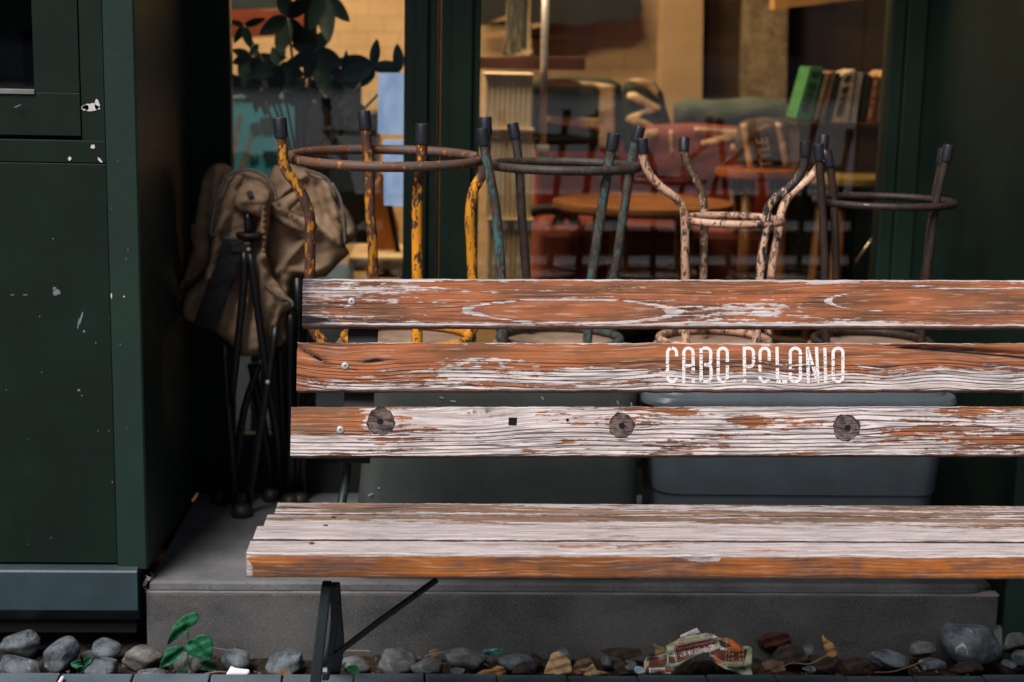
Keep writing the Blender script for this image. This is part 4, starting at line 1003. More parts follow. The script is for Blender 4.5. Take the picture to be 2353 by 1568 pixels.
for (x, y, a, L) in [(1010, 917, .3, 16), (1035, 925, .2, 22), (1245, 916, .9, 14), (1420, 925, 1.2, 16), (1452, 930, 1.3, 12), (846, 1142, -.6, 12), (852, 1137, .3, 9), (868, 1125, -.3, 8)]:
    p = onY(x, y, YT+.0); q = onY(x+L*math.cos(a)*.6, y+L*math.sin(a)*.6, YT+.0)
    fy = YT+.02*max(0, (p[2]-ZS)/h_)-.0012
    p[1] = fy; q[1] = fy; MB().tube([p, q], .0014, 5).build('scuff', m_scuff, tb)
xc0, xc1 = X_(1478, 920), X_(2212, 925)
tb2 = thing('storage_tub', 'blue grey plastic tub with a rounded rim behind the bench lettering', 'tub', ((xc0+xc1)/2, YT+.17, ZS))
bx0, bx1 = X_(1510, 1100), X_(2158, 1100); zr0 = zz(936); zr1 = zz(903)
V, F = loft([rrect(bx0+.02, YT+.03, bx1-.012, YT+.34, .06, ZS), rrect(bx0+.005, YT+.024, bx1, YT+.345, .06, ZS+.02), rrect(bx0+.002, YT+.02, bx1+.004, YT+.35, .06, zz(1142)), rrect(bx0-.002, YT+.016, bx1+.008, YT+.354, .06, zz(1138)), rrect(bx0-.012, YT+.010, bx1+.022, YT+.36, .06, zr0)])
MB().add(V, F).build('body', m_tub2, tb2, True, auto=True)
V, F = loft([rrect(bx0-.012, YT+.010, bx1+.022, YT+.36, .06, zr0+.0005), rrect(xc0, YT-.006, xc1, YT+.376, .075, zr0+.003), rrect(xc0-.001, YT-.008, xc1+.001, YT+.378, .077, zr0+.012), rrect(xc0+.004, YT-.003, xc1-.004, YT+.373, .075, zr0+.022), rrect(xc0+.02, YT+.015, xc1-.02, YT+.355, .07, zr0+.026), rrect(xc0+.03, YT+.03, xc1-.03, YT+.34, .07, ZTop-.012), rrect(xc0+.04, YT+.04, xc1-.04, YT+.33, .07, ZTop)])
MB().add(V, F).build('lid', m_tub2, tb2, True, auto=True)

# ------------------------------------------------------------------ upturned stools standing on the tubs
SY = 3.47
def stool(lab, legs, ring, mats, cap_m=m_rubber, seatc=None, rt=.0115, ring_y=None, open_ring=False, seat_r=.16, capr=.0155, caplen=.032):
    cxy = seatc; base = onY(cxy[0], cxy[1], SY); o = thing('stool', lab, 'stool', (base[0], SY, ZTop+.001), 'upturned metal stools')
    sz = ZTop+.035
    MB().lathe((base[0], SY, ZTop+.001), [(seat_r*.95, 0), (seat_r, .006), (seat_r, .028), (seat_r*.97, .034)], 48).build('seat', m_seatw, o, True, auto=True)
    # curved rail just above the seat
    zr = sz+.012; rr_ = seat_r*.88
    MB().tube([(base[0]+rr_*math.cos(a), SY+rr_*math.sin(a), zr) for a in np.linspace(0, 2*math.pi, 37)[:-1]], .009, 10, closed=True).build('seat_rail', mats[0], o, True)
    for li, (pts, y0, y1, m) in enumerate(legs):
        # pts px from tip downward; Y from y0 at the tip to y1 at the foot
        n = len(pts); P = [onY(p[0], p[1], y0+(y1-y0)*i/(n-1)) for i, p in enumerate(pts)]
        e = P[-1].copy()
        if e[2] > sz+.02:
            d = P[-1]-P[-2]; d = d/abs(d[2]); e = P[-1]+d*(P[-1][2]-sz-.015); P.append(e)
        Q = cr(P, 7)
        lg = MB().tube(Q, rt, 14).build('leg', mats[m], o, True)
        d = Q[0]-Q[1]; d /= np.linalg.norm(d); t0 = Q[0]+d*.003; tt = Q[0]-d*caplen
        MB().tube([t0, t0-d*.002, tt], [capr*.93, capr, capr], 16).build('rubber_foot', cap_m, lg, True, auto=True)
    (x0, x1, y, tilt, ym) = ring
    c = onY((x0+x1)/2, y, SY+ym); R = (x1-x0)/2*np.dot(c-CAM, Fv)/FPX
    aa = np.linspace(0, 2*math.pi, 49)[:-1] if not open_ring else np.linspace(math.radians(18), math.radians(352), 60)
    pts = [(c[0]+R*math.cos(a), c[1]+R*math.sin(a)*.86, c[2]+tilt*R*math.sin(a)) for a in aa]
    MB().tube(pts, rt*.93, 12, closed=not open_ring).build('foot_ring', mats[-1], o, True)
    return o
rustA, rustB = (.035, .022, .018), (.10, .032, .012)
myel = chipped('chipped orange yellow paint', (.78, .34, .02), rustA, rustB, .62, 62, .38, .4, (.66, .24, .015), onY(960, 430, SY-.14)[2]-ZTop)
myel2 = chipped('mostly rusted yellow tube', (.66, .27, .02), rustA, rustB, .44, 44, .45)
myring = chipped('rusted ring with yellow traces', (.6, .25, .03), (.075, .065, .06), (.13, .045, .016), .3, 40, .4)
stool('upturned rusty yellow stool beside the folded chairs, its foot ring cut open', [
    ([(643, 274), (648, 330), (655, 385), (685, 430), (710, 490), (713, 560), (712, 640), (714, 700), (722, 760), (745, 790)], SY-.13, SY-.13, 1),
    ([(836, 258), (843, 330), (850, 400), (850, 470), (856, 560), (858, 640), (860, 760)], SY+.13, SY+.12, 1),
    ([(970, 288), (970, 340), (966, 390), (960, 440), (958, 500), (959, 640), (959, 780)], SY-.15, SY-.14, 0),
    ([(1115, 272), (1116, 340), (1110, 395), (1088, 440), (1080, 500), (1083, 560), (1086, 640), (1090, 700), (1092, 745), (1070, 775)], SY+.02, SY, 0)],
    (668, 1104, 363, .03, -.01), [myel, myel2, myring], seatc=(935, 780), open_ring=True, rt=.0118, capr=.0145, caplen=.038)
mteal = chipped('worn teal paint', (.07, .17, .165), (.03, .027, .025), (.08, .048, .032), .45, 60, .4)
mtdark = chipped('dark brown tube with teal flecks', (.05, .13, .13), (.022, .018, .016), (.055, .035, .024), .25, 46, .4)
stool('upturned dark stool with worn teal paint in the middle of the row', [
    ([(1107, 298), (1114, 345), (1124, 395), (1138, 470), (1145, 540), (1152, 640), (1156, 760)], SY-.11, SY-.1, 0),
    ([(1178, 286), (1188, 340), (1194, 400), (1198, 480), (1204, 560), (1210, 640), (1214, 740)], SY+.12, SY+.1, 1),
    ([(1410, 310), (1402, 360), (1392, 420), (1380, 500), (1368, 580), (1360, 640), (1350, 780)], SY-.12, SY-.1, 0),
    ([(1470, 294), (1456, 350), (1442, 430), (1430, 510), (1420, 580), (1412, 640), (1404, 760)], SY+.06, SY+.07, 0)],
    (1130, 1466, 382, .0, -.01), [mteal, mtdark, mtdark], seatc=(1286, 780), rt=.0106, seat_r=.155, capr=.0132, caplen=.032)
mwhite = chipped('flaking cream pink paint', (.66, .43, .30), (.03, .022, .02), (.16, .07, .035), .60, 60, .5, .4, (.46, .25, .16))
mwdk = chipped('cream paint worn dark at the top', (.66, .43, .30), (.018, .016, .016), (.03, .022, .02), .60, 60, .5, .4, (.46, .25, .16), onY(1780, 460, SY-.09)[2]-ZTop)
mwb = chipped('rusty tube with cream flakes', (.5, .32, .22), (.022, .018, .016), (.10, .05, .022), .38, 40, .5)
stool('upturned cream stool with flaking paint and outward bent legs', [
    ([(1476, 322), (1478, 360), (1490, 396), (1516, 428), (1552, 455), (1570, 482), (1574, 520), (1574, 580), (1575, 640), (1576, 770)], SY-.08, SY-.07, 0),
    ([(1572, 320), (1572, 350), (1582, 385), (1600, 415), (1614, 450), (1618, 490), (1618, 560), (1617, 640), (1617, 740)], SY+.12, SY+.07, 1),
    ([(1850, 328), (1850, 360), (1842, 396), (1815, 430), (1782, 455), (1765, 480), (1760, 520), (1752, 580), (1746, 640), (1738, 770)], SY-.1, SY-.08, 2),
    ([(1893, 314), (1890, 350), (1880, 385), (1850, 420), (1815, 450), (1795, 490), (1788, 540), (1778, 590), (1772, 640), (1768, 740)], SY+.1, SY+.06, 0)],
    (1574, 1796, 506, .0, -.01), [mwhite, mwb, mwdk, mwhite], seatc=(1640, 785), rt=.0094, seat_r=.14, capr=.0122, caplen=.028)
mdk = chipped('rust brown tube', (.055, .027, .017), (.012, .010, .009), (.035, .017, .010), .45, 44, .3)
stool('upturned dark brown stool at the right end of the row', [
    ([(1880, 334), (1884, 390), (1888, 450), (1893, 540), (1896, 640), (1898, 760)], SY-.1, SY-.09, 0),
    ([(1900, 350), (1910, 400), (1916, 470), (1920, 560), (1921, 640), (1922, 740)], SY+.1, SY+.1, 0),
    ([(2180, 336), (2168, 390), (2156, 440), (2146, 500), (2136, 580), (2128, 640), (2118, 770)], SY-.1, SY-.09, 0),
    ([(2168, 344), (2160, 390), (2150, 440), (2138, 520), (2130, 600), (2124, 640), (2112, 740)], SY+.1, SY+.1, 0)],
    (1874, 2190, 463, .0, -.0), [mdk, mdk], seatc=(2005, 785), rt=.0090, capr=.0120, seat_r=.15)

# ------------------------------------------------------------------ folded camping chairs
def Q(x, y): return (373.3+.586*x, 344.6+.586*y)
YC = 3.73
def fold(lines, base=.03, s=1.):
    """lines: (x0,y0,x1,y1,width px,depth m) ridges towards the camera when depth>0"""
    L = [(Q(a, b), Q(c, d), w*.586, h) for a, b, c, d, w, h in lines]
    def fn(x, y, e):
        z = -base*(1-math.exp(-e/9.))
        for p, q, w, h in L:
            dd = segd(x, y, [p, q], False); z -= 1.35*h*math.exp(-(dd/w)**1.5)
        rg = 1-abs(fnoise(x*.035+y*.02, y*.03-x*.015, 3))*1.6
        return z*1.15-.005*s*fnoise(x*.035, y*.05, 1)-.003*s*max(0, rg)**2-.0025*s*fnoise(x*.09, y*.12, 5)
    return fn
def chairpoles(o, lst, r_=.0085):
    for nm, pts, Y, m in lst:
        PP = [onY(*Q(x, y), Y+dy) for x, y, dy in pts]
        if pts[-1][1] > 1300:
            g = onZ(*Q(pts[-1][0], pts[-1][1]), ZS+.012); n_ = len(PP); dz = min(g[1], 3.90)-PP[-1][1]
            PP = [onY(*Q(x, y), PP[i][1]+dz*(i/(n_-1))**1.5) for i, (x, y, dy) in enumerate(pts)]
        MB().tube(cr(PP, 3), r_, 10).build(nm, m, o, True)
fc = thing('folded_chair', 'folded camping chair with tan canvas bundle nearest the left wall', 'camping chair', onY(*Q(300, 1400), YC-.05), 'folded camping chairs leaning in the corner')
A = [Q(*p) for p in [(150, 112), (170, 75), (205, 56), (245, 52), (275, 72), (290, 110), (300, 200), (290, 330), (250, 420), (180, 470), (110, 530), (78, 545), (76, 505), (95, 440), (112, 380), (118, 290), (130, 200)]]
sheet('canvas', A, YC+.06, 9, fold([(215, 60, 190, 330, 14, .016), (165, 130, 130, 330, 10, .010), (260, 90, 230, 300, 10, -.012), (120, 300, 140, 420, 8, .012)], .03), m_canvas, fc, .002)
B = [Q(*p) for p in [(240, 110), (280, 84), (330, 74), (380, 86), (415, 112), (440, 160), (445, 200), (425, 240), (418, 300), (412, 350), (405, 400), (432, 500), (480, 560), (514, 600), (508, 622), (470, 645), (440, 720), (420, 770), (380, 805), (322, 810), (300, 800), (205, 715), (150, 690), (90, 665), (70, 640), (70, 600), (90, 565), (150, 505), (178, 440), (185, 380), (182, 310), (195, 240), (215, 160)]]
sheet('canvas', B, YC, 8, fold([(300, 100, 210, 330, 12, .02), (250, 130, 200, 300, 8, -.014), (395, 170, 400, 420, 12, .028), (360, 200, 350, 340, 16, -.022), (320, 140, 230, 310, 9, .012), (215, 350, 180, 500, 14, .020), (180, 500, 100, 610, 16, .016), (150, 520, 110, 640, 9, -.012), (250, 560, 230, 700, 16, .010), (390, 430, 370, 780, 20, .014), (410, 470, 500, 600, 10, .02), (450, 600, 400, 760, 12, -.012)], .035), m_canvas, fc, .002)
sheet('pocket', [Q(*p) for p in [(300, 150), (345, 120), (420, 160), (425, 190), (380, 262), (352, 252), (290, 232), (280, 205)]], YC-.062, 7, fold([(320, 200, 400, 200, 10, .006)], .012, .6), m_canvas, fc, .002)
MB().tube([onY(*Q(342, 172), YC-.092), onY(*Q(342, 172), YC-.078)], .0075, 10).build('snap', plain('dull snap', (.05, .055, .06), .4), fc)
for pts in ([(240, 112), (280, 88), (330, 78), (380, 90), (415, 116), (440, 165), (446, 200)], [(244, 118), (222, 160), (204, 230), (192, 300), (188, 330)], [(120, 290), (118, 340), (135, 400), (142, 440), (110, 490), (78, 520), (76, 545)], [(188, 330), (240, 345), (300, 350)], [(378, 450), (400, 520), (450, 570), (500, 590), (512, 615)]):
    MB().tube(cr([onY(*Q(x, y), YC-.05 if x > 150 else YC+.03) for x, y in pts], 4), .0038, 7).build('piping', m_piping, fc, True)
sheet('strap', [Q(*p) for p in [(238, 352), (318, 352), (310, 430), (270, 540), (205, 716), (160, 704), (122, 682), (150, 600), (200, 480)]], YC-.078, 9, lambda x, y, e: .006*fnoise(x*.03, y*.04, 1)-.004, m_web, fc, .003)
hub = MB(); p = onY(*Q(308, 380), YC-.075); hub.box((p[0]-.022, p[1]-.012, p[2]-.013), (p[0]+.024, p[1]+.014, p[2]+.012)); hub.build('hub', m_brown, fc, bevel=.003)
MB().lathe(onY(*Q(345, 334), YC-.05)-np.array((.0, 0, .006)), [(.03, 0), (.034, .004), (.034, .010), (.03, .013)], 24).build('hub_cap', m_brown, fc, True)
for (x, y) in ((338, 392), (413, 912)):
    p = onY(*Q(x, y), YC-.1); MB().lathe(p, [(.0015, -.0055), (.0045, -.004), (.0058, 0), (.0045, .004), (.0015, .0055)], 12).build('bolt_head', m_screw, fc, True)
chairpoles(fc, [('pole', [(335, 240, -.05), (336, 330, -.06)], YC, m_pole), ('pole', [(322, 400, -.09), (316, 560, -.08), (292, 790, -.06), (268, 1000, -.0)], YC, m_pole), ('pole', [(343, 395, -.09), (375, 640, -.09), (414, 912, -.085), (445, 1120, -.03), (470, 1320, .02)], YC, m_pole),
                ('pole', [(445, 690, -.05), (414, 912, -.07), (370, 1170, -.075), (335, 1405, -.08)], YC, m_pole), ('pole', [(243, 760, -.02), (258, 1000, -.03), (272, 1200, -.05), (285, 1400, -.08)], YC, m_pole), ('pole', [(380, 840, .03), (320, 1020, .03), (290, 1230, .03), (240, 1380, .03)], YC, m_pole)], .0095)
for (x, y, dy) in ((312, 1412, -.08), (225, 1360, .04)):
    c = onZ(*Q(x, y+8), ZS+.01); MB().lathe((c[0], min(c[1], 3.9), ZS), [(.026, 0), (.028, .01), (.024, .024), (.014, .032)], 16).build('foot', m_brown, fc, True)
fc2 = thing('folded_chair', 'second folded camping chair with crumpled tan canvas behind the yellow stool', 'camping chair', onY(*Q(470, 1380), YC+.08), 'folded camping chairs leaning in the corner')
Cc = [Q(*p) for p in [(405, 120), (440, 62), (500, 50), (570, 75), (640, 105), (668, 130), (690, 190), (725, 235), (755, 290), (765, 325), (758, 345), (716, 374), (733, 405), (690, 445), (640, 498), (590, 500), (525, 508), (515, 560), (500, 620), (490, 680), (497, 745), (450, 790), (432, 790), (410, 700), (390, 500), (395, 300), (420, 210)]]
sheet('canvas', Cc, YC+.07, 8, fold([(440, 200, 560, 100, 10, .02), (430, 215, 600, 330, 14, .022), (420, 240, 560, 300, 9, -.02), (600, 290, 730, 400, 14, .02), (560, 350, 450, 480, 16, .018), (600, 480, 500, 470, 14, .012), (640, 120, 700, 320, 12, .014), (600, 130, 640, 260, 12, -.014), (690, 200, 715, 370, 8, -.014), (480, 500, 480, 760, 14, .014), (540, 120, 500, 200, 10, -.016)], .035), m_canvas, fc2, .002)
sheet('flap', [Q(*p) for p in [(418, 215), (470, 190), (540, 150), (560, 180), (500, 235), (540, 262), (590, 268), (610, 300), (560, 330), (480, 300), (440, 262)]], YC-.012, 8, fold([(430, 215, 540, 270, 8, .012), (480, 250, 560, 320, 9, -.01)], .014, .6), m_canvas, fc2, .002)
for pts in ([(420, 240), (450, 275), (520, 310), (600, 330)], [(665, 130), (700, 200), (712, 300), (716, 372)], [(560, 80), (600, 90), (650, 120), (680, 190)]):
    MB().tube(cr([onY(*Q(x, y), YC+.028) for x, y in pts], 4), .0036, 7).build('piping', m_piping, fc2, True)
chairpoles(fc2, [('pole', [(530, 500, .02), (535, 900, .02), (520, 1360, .02)], YC, m_pole), ('pole', [(505, 640, .0), (500, 900, 0), (500, 1370, -.0)], YC, m_pole), ('pole', [(460, 780, .05), (470, 1000, .05), (490, 1340, .05)], YC, m_pole), ('pole', [(350, 840, .06), (395, 1080, .05), (432, 1320, .04)], YC, m_pole), ('pole', [(545, 480, .06), (552, 900, .06), (545, 1360, .06)], YC, m_pole), ('pole', [(470, 700, .09), (478, 1000, .09), (470, 1350, .09)], YC, m_pole)], .011)
for (x, y, dy) in ((432, 1335, .05), (500, 1375, .01), (540, 1370, .05)):
    c = onZ(*Q(x, y+8), ZS+.01); MB().lathe((c[0], min(c[1], 3.9), ZS), [(.022, 0), (.024, .01), (.02, .024), (.012, .032)], 16).build('foot', m_brown, fc2, True)

# ------------------------------------------------------------------ cobbles
def rock(cx, cy, rx, ry, rot, Y, mi, k, lab):
    r = random.Random(k); c = onY(cx, cy, Y); s = np.dot(c-CAM, Fv)/FPX; a, b = rx*s, ry*s; dp = (a+b)*.5*r.uniform(.85, 1.1)
    nu_, nv_ = 40, 24; V = []; F = []; ph = [r.uniform(0, 6.28) for _ in range(9)]
    cuts = []
    for q in range(12):
        d = np.array([r.gauss(0, 1) for _ in range(3)]); d /= np.linalg.norm(d); cuts.append((d, r.uniform(.62, .93)))
    for j in range(nv_+1):
        th = math.pi*j/nv_
        for i in range(nu_):
            al = 2*math.pi*i/nu_; d = np.array((math.sin(th)*math.cos(al), math.sin(th)*math.sin(al), math.cos(th)))
            q = 1.
            for cdn, cv in cuts:      # softly planed facets
                dd = d.dot(cdn)
                if dd > .01: q = -math.log(math.exp(-22*q)+math.exp(-22*cv/dd))/22
            q *= 1.06+.05*math.sin(d[0]*2.3+ph[0])*math.sin(d[1]*2.1+ph[1])+.035*math.sin(d[2]*4.7+ph[2]+d[0]*3)+.012*math.sin(d[1]*11+ph[3]+d[2]*7)
            x, y, z = d*q; x *= a; z *= b; y *= dp
            xr_ = x*math.cos(rot)+z*math.sin(rot); zr_ = -x*math.sin(rot)+z*math.cos(rot)
            V.append(c+np.array((xr_, y, zr_)))
    for j in range(nv_):
        for i in range(nu_): F.append((j*nu_+i, (j+1)*nu_+i, (j+1)*nu_+(i+1) % nu_, j*nu_+(i+1) % nu_))
    o = MB().add(V, F).build('cobble', m_rocks[mi], None, True); return tag(o, lab, 'stone', 'cobbles in the strip between step and kerb')
RK = [(46, 1482, 46, 33, -.2, 3.26, 0, 'dark blue grey cobble with white veins at the far left, upper of two'), (43, 1533, 54, 28, .1, 3.15, 0, 'broad dark cobble at the far left touching the kerb'),
      (142, 1503, 52, 32, -.6, 3.19, 0, 'oval blue grey cobble tilted up to the right under the green flashing'), (244, 1491, 34, 27, -.3, 3.23, 0, 'grey cobble with a light upper edge above the rounded kerb stone'),
      (203, 1509, 19, 14, -.3, 3.24, 1, 'small grey cobble tucked behind two larger ones near the small seedling'), (237, 1535, 41, 28, .0, 3.14, 0, 'rounded blue grey cobble sitting against the kerb right of the small seedling'),
      (325, 1511, 53, 27, -.15, 3.2, 2, 'long pale brownish cobble at the corner of the step'), (349, 1547, 33, 9, .0, 3.13, 1, 'low flat cobble just showing above the kerb by the step corner'),
      (440, 1524, 42, 26, .0, 3.2, 1, 'grey cobble behind the tall green seedling'), (540, 1515, 36, 24, .15, 3.2, 0, 'blue grey cobble above the white paper scrap'),
      (657, 1522, 50, 27, -.35, 3.18, 0, 'angular dark cobble just left of the bench leg'), (817, 1530, 36, 20, .1, 3.18, 1, 'pale cobble half hidden behind the bench leg'),
      (911, 1520, 50, 30, .05, 3.17, 1, 'smooth round grey cobble right of the bench leg'), (986, 1536, 41, 22, .1, 3.14, 1, 'low grey cobble leaning between two rounder ones under the brace'),
      (1068, 1521, 56, 31, .0, 3.19, 1, 'large dull grey cobble under the middle of the bench'), (1054, 1545, 21, 10, .0, 3.12, 0, 'very small cobble in front of the large dull grey one'),
      (1190, 1526, 50, 24, .35, 3.17, 0, 'blue grey cobble sloping down to the right beside the brown leaf'), (1297, 1509, 28, 19, .2, 3.22, 0, 'cobble behind the pale tan leaf'),
      (1394, 1521, 16, 16, .0, 3.19, 0, 'small cobble peeping out behind the two tan leaves'), (1859, 1499, 20, 16, .1, 3.22, 0, 'small round cobble left of the upright ochre leaf'),
      (2043, 1516, 46, 24, .1, 3.17, 0, 'pale blue cobble with soil on it, left of the biggest cobble'), (2121, 1492, 32, 19, -.15, 3.22, 1, 'mid grey cobble behind and left of the biggest cobble'),
      (2142, 1528, 34, 17, .1, 3.14, 0, 'low blue cobble by the kerb at the foot of the biggest cobble'), (2230, 1482, 72, 58, .45, 3.2, 0, 'biggest cobble, smooth and blue grey, leaning on the step'),
      (2325, 1466, 46, 35, -.1, 3.26, 1, 'dark grey cobble at the far right behind the biggest one'), (2350, 1510, 24, 20, .0, 3.18, 0, 'small blue cobble cut by the right edge of the picture'),
      (2317, 1528, 18, 12, .1, 3.14, 0, 'pebble sized cobble between the biggest one and the right edge'), (1862, 1539, 17, 8, .0, 3.12, 0, 'tiny cobble at the kerb below the dark leaves'),
      (1450, 1530, 24, 14, .1, 3.17, 1, 'dark cobble left of the pale blue scrap'), (760, 1538, 24, 16, .1, 3.2, 1, 'dark cobble directly behind the bench leg foot')]
for k, (cx, cy, rx, ry, rot, Y, mi, lab) in enumerate(RK): rock(cx, cy, rx, ry, rot, Y, mi, k+3, lab)

# ------------------------------------------------------------------ leaves, seedlings, litter
def dryleaf(name, poly, Y, m, lab, k, lean=.0, group='dry leaves on the cobbles', cat='leaf', curl=.006, scallop=0):
    if scallop:
        out = []; n = len(poly)
        for i in range(n):
            a = poly[i]; b = poly[(i+1) % n]; L = math.hypot(b[0]-a[0], b[1]-a[1]); c = max(1, int(L/scallop))
            for j in range(c):
                out.append((a[0]+(b[0]-a[0])*j/c, a[1]+(b[1]-a[1])*j/c))
                out.append((a[0]+(b[0]-a[0])*(j+.5)/c+(b[1]-a[1])/L*1.3, a[1]+(b[1]-a[1])*(j+.5)/c-(b[0]-a[0])/L*1.3))
        poly = out
    cy = sum(p[1] for p in poly)/len(poly); cx = sum(p[0] for p in poly)/len(poly)
    def d(x, y, e): return lean*(cy-y)*.00086+curl*fnoise(x*.09+k, y*.13, k)+.010*abs(x-cx)/30*.3
    o = sheet(name, poly, Y, 4.5, d, m, None, .0006); return tag(o, lab, cat, group)
dryleaf('dry_leaf', [(1250, 1548), (1256, 1530), (1264, 1512), (1268, 1502), (1284, 1497), (1300, 1508), (1311, 1522), (1314, 1540), (1312, 1550), (1290, 1550)], 3.13, m_ltan, 'pale tan scalloped leaf standing against the kerb', 1, .4, scallop=6)
dryleaf('dry_leaf', [(1316, 1548), (1318, 1530), (1328, 1518), (1350, 1512), (1364, 1520), (1368, 1540), (1366, 1550)], 3.14, m_lbrown, 'brown leaf just right of the pale tan scalloped leaf', 2, .4, scallop=6)
dryleaf('dry_leaf', [(1330, 1540), (1350, 1536), (1362, 1524), (1372, 1540), (1402, 1548), (1390, 1553), (1366, 1556), (1344, 1552)], 3.10, m_ltan, 'curled tan leaf drooping over the kerb edge', 3, .2, curl=.008)
dryleaf('dry_leaf', [(1094, 1550), (1110, 1540), (1130, 1538), (1144, 1530), (1158, 1534), (1163, 1546), (1150, 1552), (1120, 1554)], 3.12, m_lochre, 'orange brown curled leaf by the kerb under the bench', 4, .3, scallop=5)
dryleaf('dry_leaf', [(1889, 1459), (1898, 1470), (1912, 1478), (1922, 1494), (1925, 1506), (1918, 1513), (1902, 1508), (1894, 1490)], 3.17, m_lochre, 'ochre pointed leaf standing upright left of the bare cobbles', 5, .1, scallop=5)
dryleaf('dry_leaf', [(1500, 1477), (1512, 1485), (1528, 1488), (1536, 1500), (1520, 1512), (1502, 1514), (1506, 1496)], 3.2, leafmat('olive dry leaf', (.16, .12, .05), (.24, .18, .08), .8), 'olive pointed leaf tip sticking out left of the wrapper', 6, .1)
dryleaf('dry_leaf', [(1738, 1470), (1760, 1456), (1785, 1452), (1812, 1458), (1816, 1472), (1795, 1488), (1760, 1488), (1744, 1480)], 3.25, m_lred, 'dark russet leaf propped against the step right of the wrapper', 7, .1, scallop=5)
for k, (pl, Y, m, lab) in enumerate([
    ([(1775, 1505), (1790, 1488), (1812, 1480), (1845, 1490), (1858, 1512), (1840, 1524), (1800, 1524)], 3.2, m_ldark, 'broad dark dead leaf right of the wrapper'),
    ([(1860, 1512), (1880, 1502), (1910, 1508), (1922, 1524), (1905, 1542), (1872, 1536)], 3.16, m_ldark, 'dark dead leaf below the upright ochre one'),
    ([(1934, 1524), (1960, 1508), (1996, 1514), (2000, 1530), (1970, 1544), (1944, 1542)], 3.16, m_ldark, 'dark dead leaf left of the soil covered cobble'),
    ([(1750, 1524), (1768, 1518), (1798, 1520), (1806, 1540), (1784, 1546), (1758, 1540)], 3.14, m_lbrown, 'ragged brown leaf lying nearest the wrapper end'),
    ([(1185, 1500), (1210, 1496), (1236, 1506), (1246, 1530), (1222, 1534), (1204, 1520)], 3.2, m_ldark, 'dark leaf hanging over the sloping cobble'),
    ([(1176, 1548), (1184, 1530), (1200, 1520), (1218, 1528), (1222, 1548)], 3.12, m_ldark, 'dark leaf stuck on the front of the sloping cobble'),
    ([(1408, 1516), (1424, 1514), (1446, 1526), (1450, 1548), (1424, 1550), (1412, 1536)], 3.16, m_ldark, 'dark curled leaf between the tan leaves and the blue scrap'),
    ([(1380, 1494), (1420, 1488), (1470, 1492), (1476, 1506), (1440, 1514), (1400, 1508)], 3.23, m_ldark, 'dark leaf under the step left of the wrapper'),
    ([(1640, 1528), (1670, 1518), (1700, 1530), (1690, 1545), (1650, 1546)], 3.16, m_ldark, 'dark leaf in the hollow beneath the wrapper'),
    ([(2180, 1540), (2205, 1522), (2250, 1524), (2262, 1540), (2220, 1548)], 3.13, m_ldark, 'dark leaf at the foot of the biggest cobble'),
    ([(630, 1545), (645, 1538), (668, 1540), (672, 1550), (640, 1552)], 3.12, m_lbrown, 'brown leaf scrap in front of the angular dark cobble'),
    ([(985, 1498), (1000, 1490), (1012, 1500), (1004, 1512), (990, 1510)], 3.24, m_lbrown, 'small brown leaf below the brace against the step'),
    ([(1480, 1508), (1500, 1500), (1512, 1512), (1500, 1524), (1484, 1520)], 3.22, m_ldark, 'dark leaf behind the left end of the wrapper')]):
    dryleaf('dead_leaf', pl, Y, m, lab, 10+k, .5, scallop=7, curl=.005)
# twigs
def twig(pts, Y, r_, lab, m=None):
    o = MB().tube(cr([onY(x, y, Y+dy) for x, y, dy in pts], 4), r_, 6).build('twig', m or m_twig, None, True); tag(o, lab, 'twig', 'twigs and stalks in the strip')
m_twig = plain('dry stalk', (.2, .14, .09), .9)
twig([(1315, 1534, 0), (1345, 1532, -.01), (1375, 1529, 0), (1400, 1530, .02)], 3.12, .0011, 'thin dark stalk lying across the two tan leaves', plain('dark stalk', (.06, .04, .03), .8))
twig([(1436, 1532, 0), (1450, 1530, 0), (1475, 1536, 0), (1492, 1540, 0)], 3.14, .0011, 'pale stalk leading to the left end of the wrapper')
twig([(1052, 1496, 0), (1070, 1498, 0), (1090, 1512, -.02), (1121, 1530, -.03)], 3.2, .0013, 'yellowish grass blade over the large dull grey cobble', plain('straw', (.26, .2, .09), .8))
twig([(977, 1508, 0), (1000, 1502, 0), (1022, 1499, 0)], 3.23, .0012, 'straw lying under the diagonal brace')
twig([(1790, 1536, 0), (1820, 1524, 0), (1860, 1526, 0), (1900, 1506, 0)], 3.12, .0012, 'long stalk among the dark leaves')
twig([(2010, 1545, 0), (2060, 1542, 0), (2140, 1512, 0)], 3.13, .0011, 'thin stalk across the front of the soil covered cobble')
twig([(470, 1549, 0), (500, 1544, 0), (530, 1546, .01)], 3.12, .0013, 'stalk by the white paper scrap')
twig([(782, 1495, 0), (830, 1496, 0), (852, 1497, 0)], 3.24, .0016, 'pale stick against the step right of the bench leg')
twig([(130, 1528, 0), (142, 1510, 0), (150, 1498, 0)], 3.13, .0010, 'thin stalk against the tilted oval cobble')
twig([(470, 1486, 0), (510, 1492, 0), (540, 1498, 0)], 3.22, .0012, 'stalk lying below the step by the tall seedling')
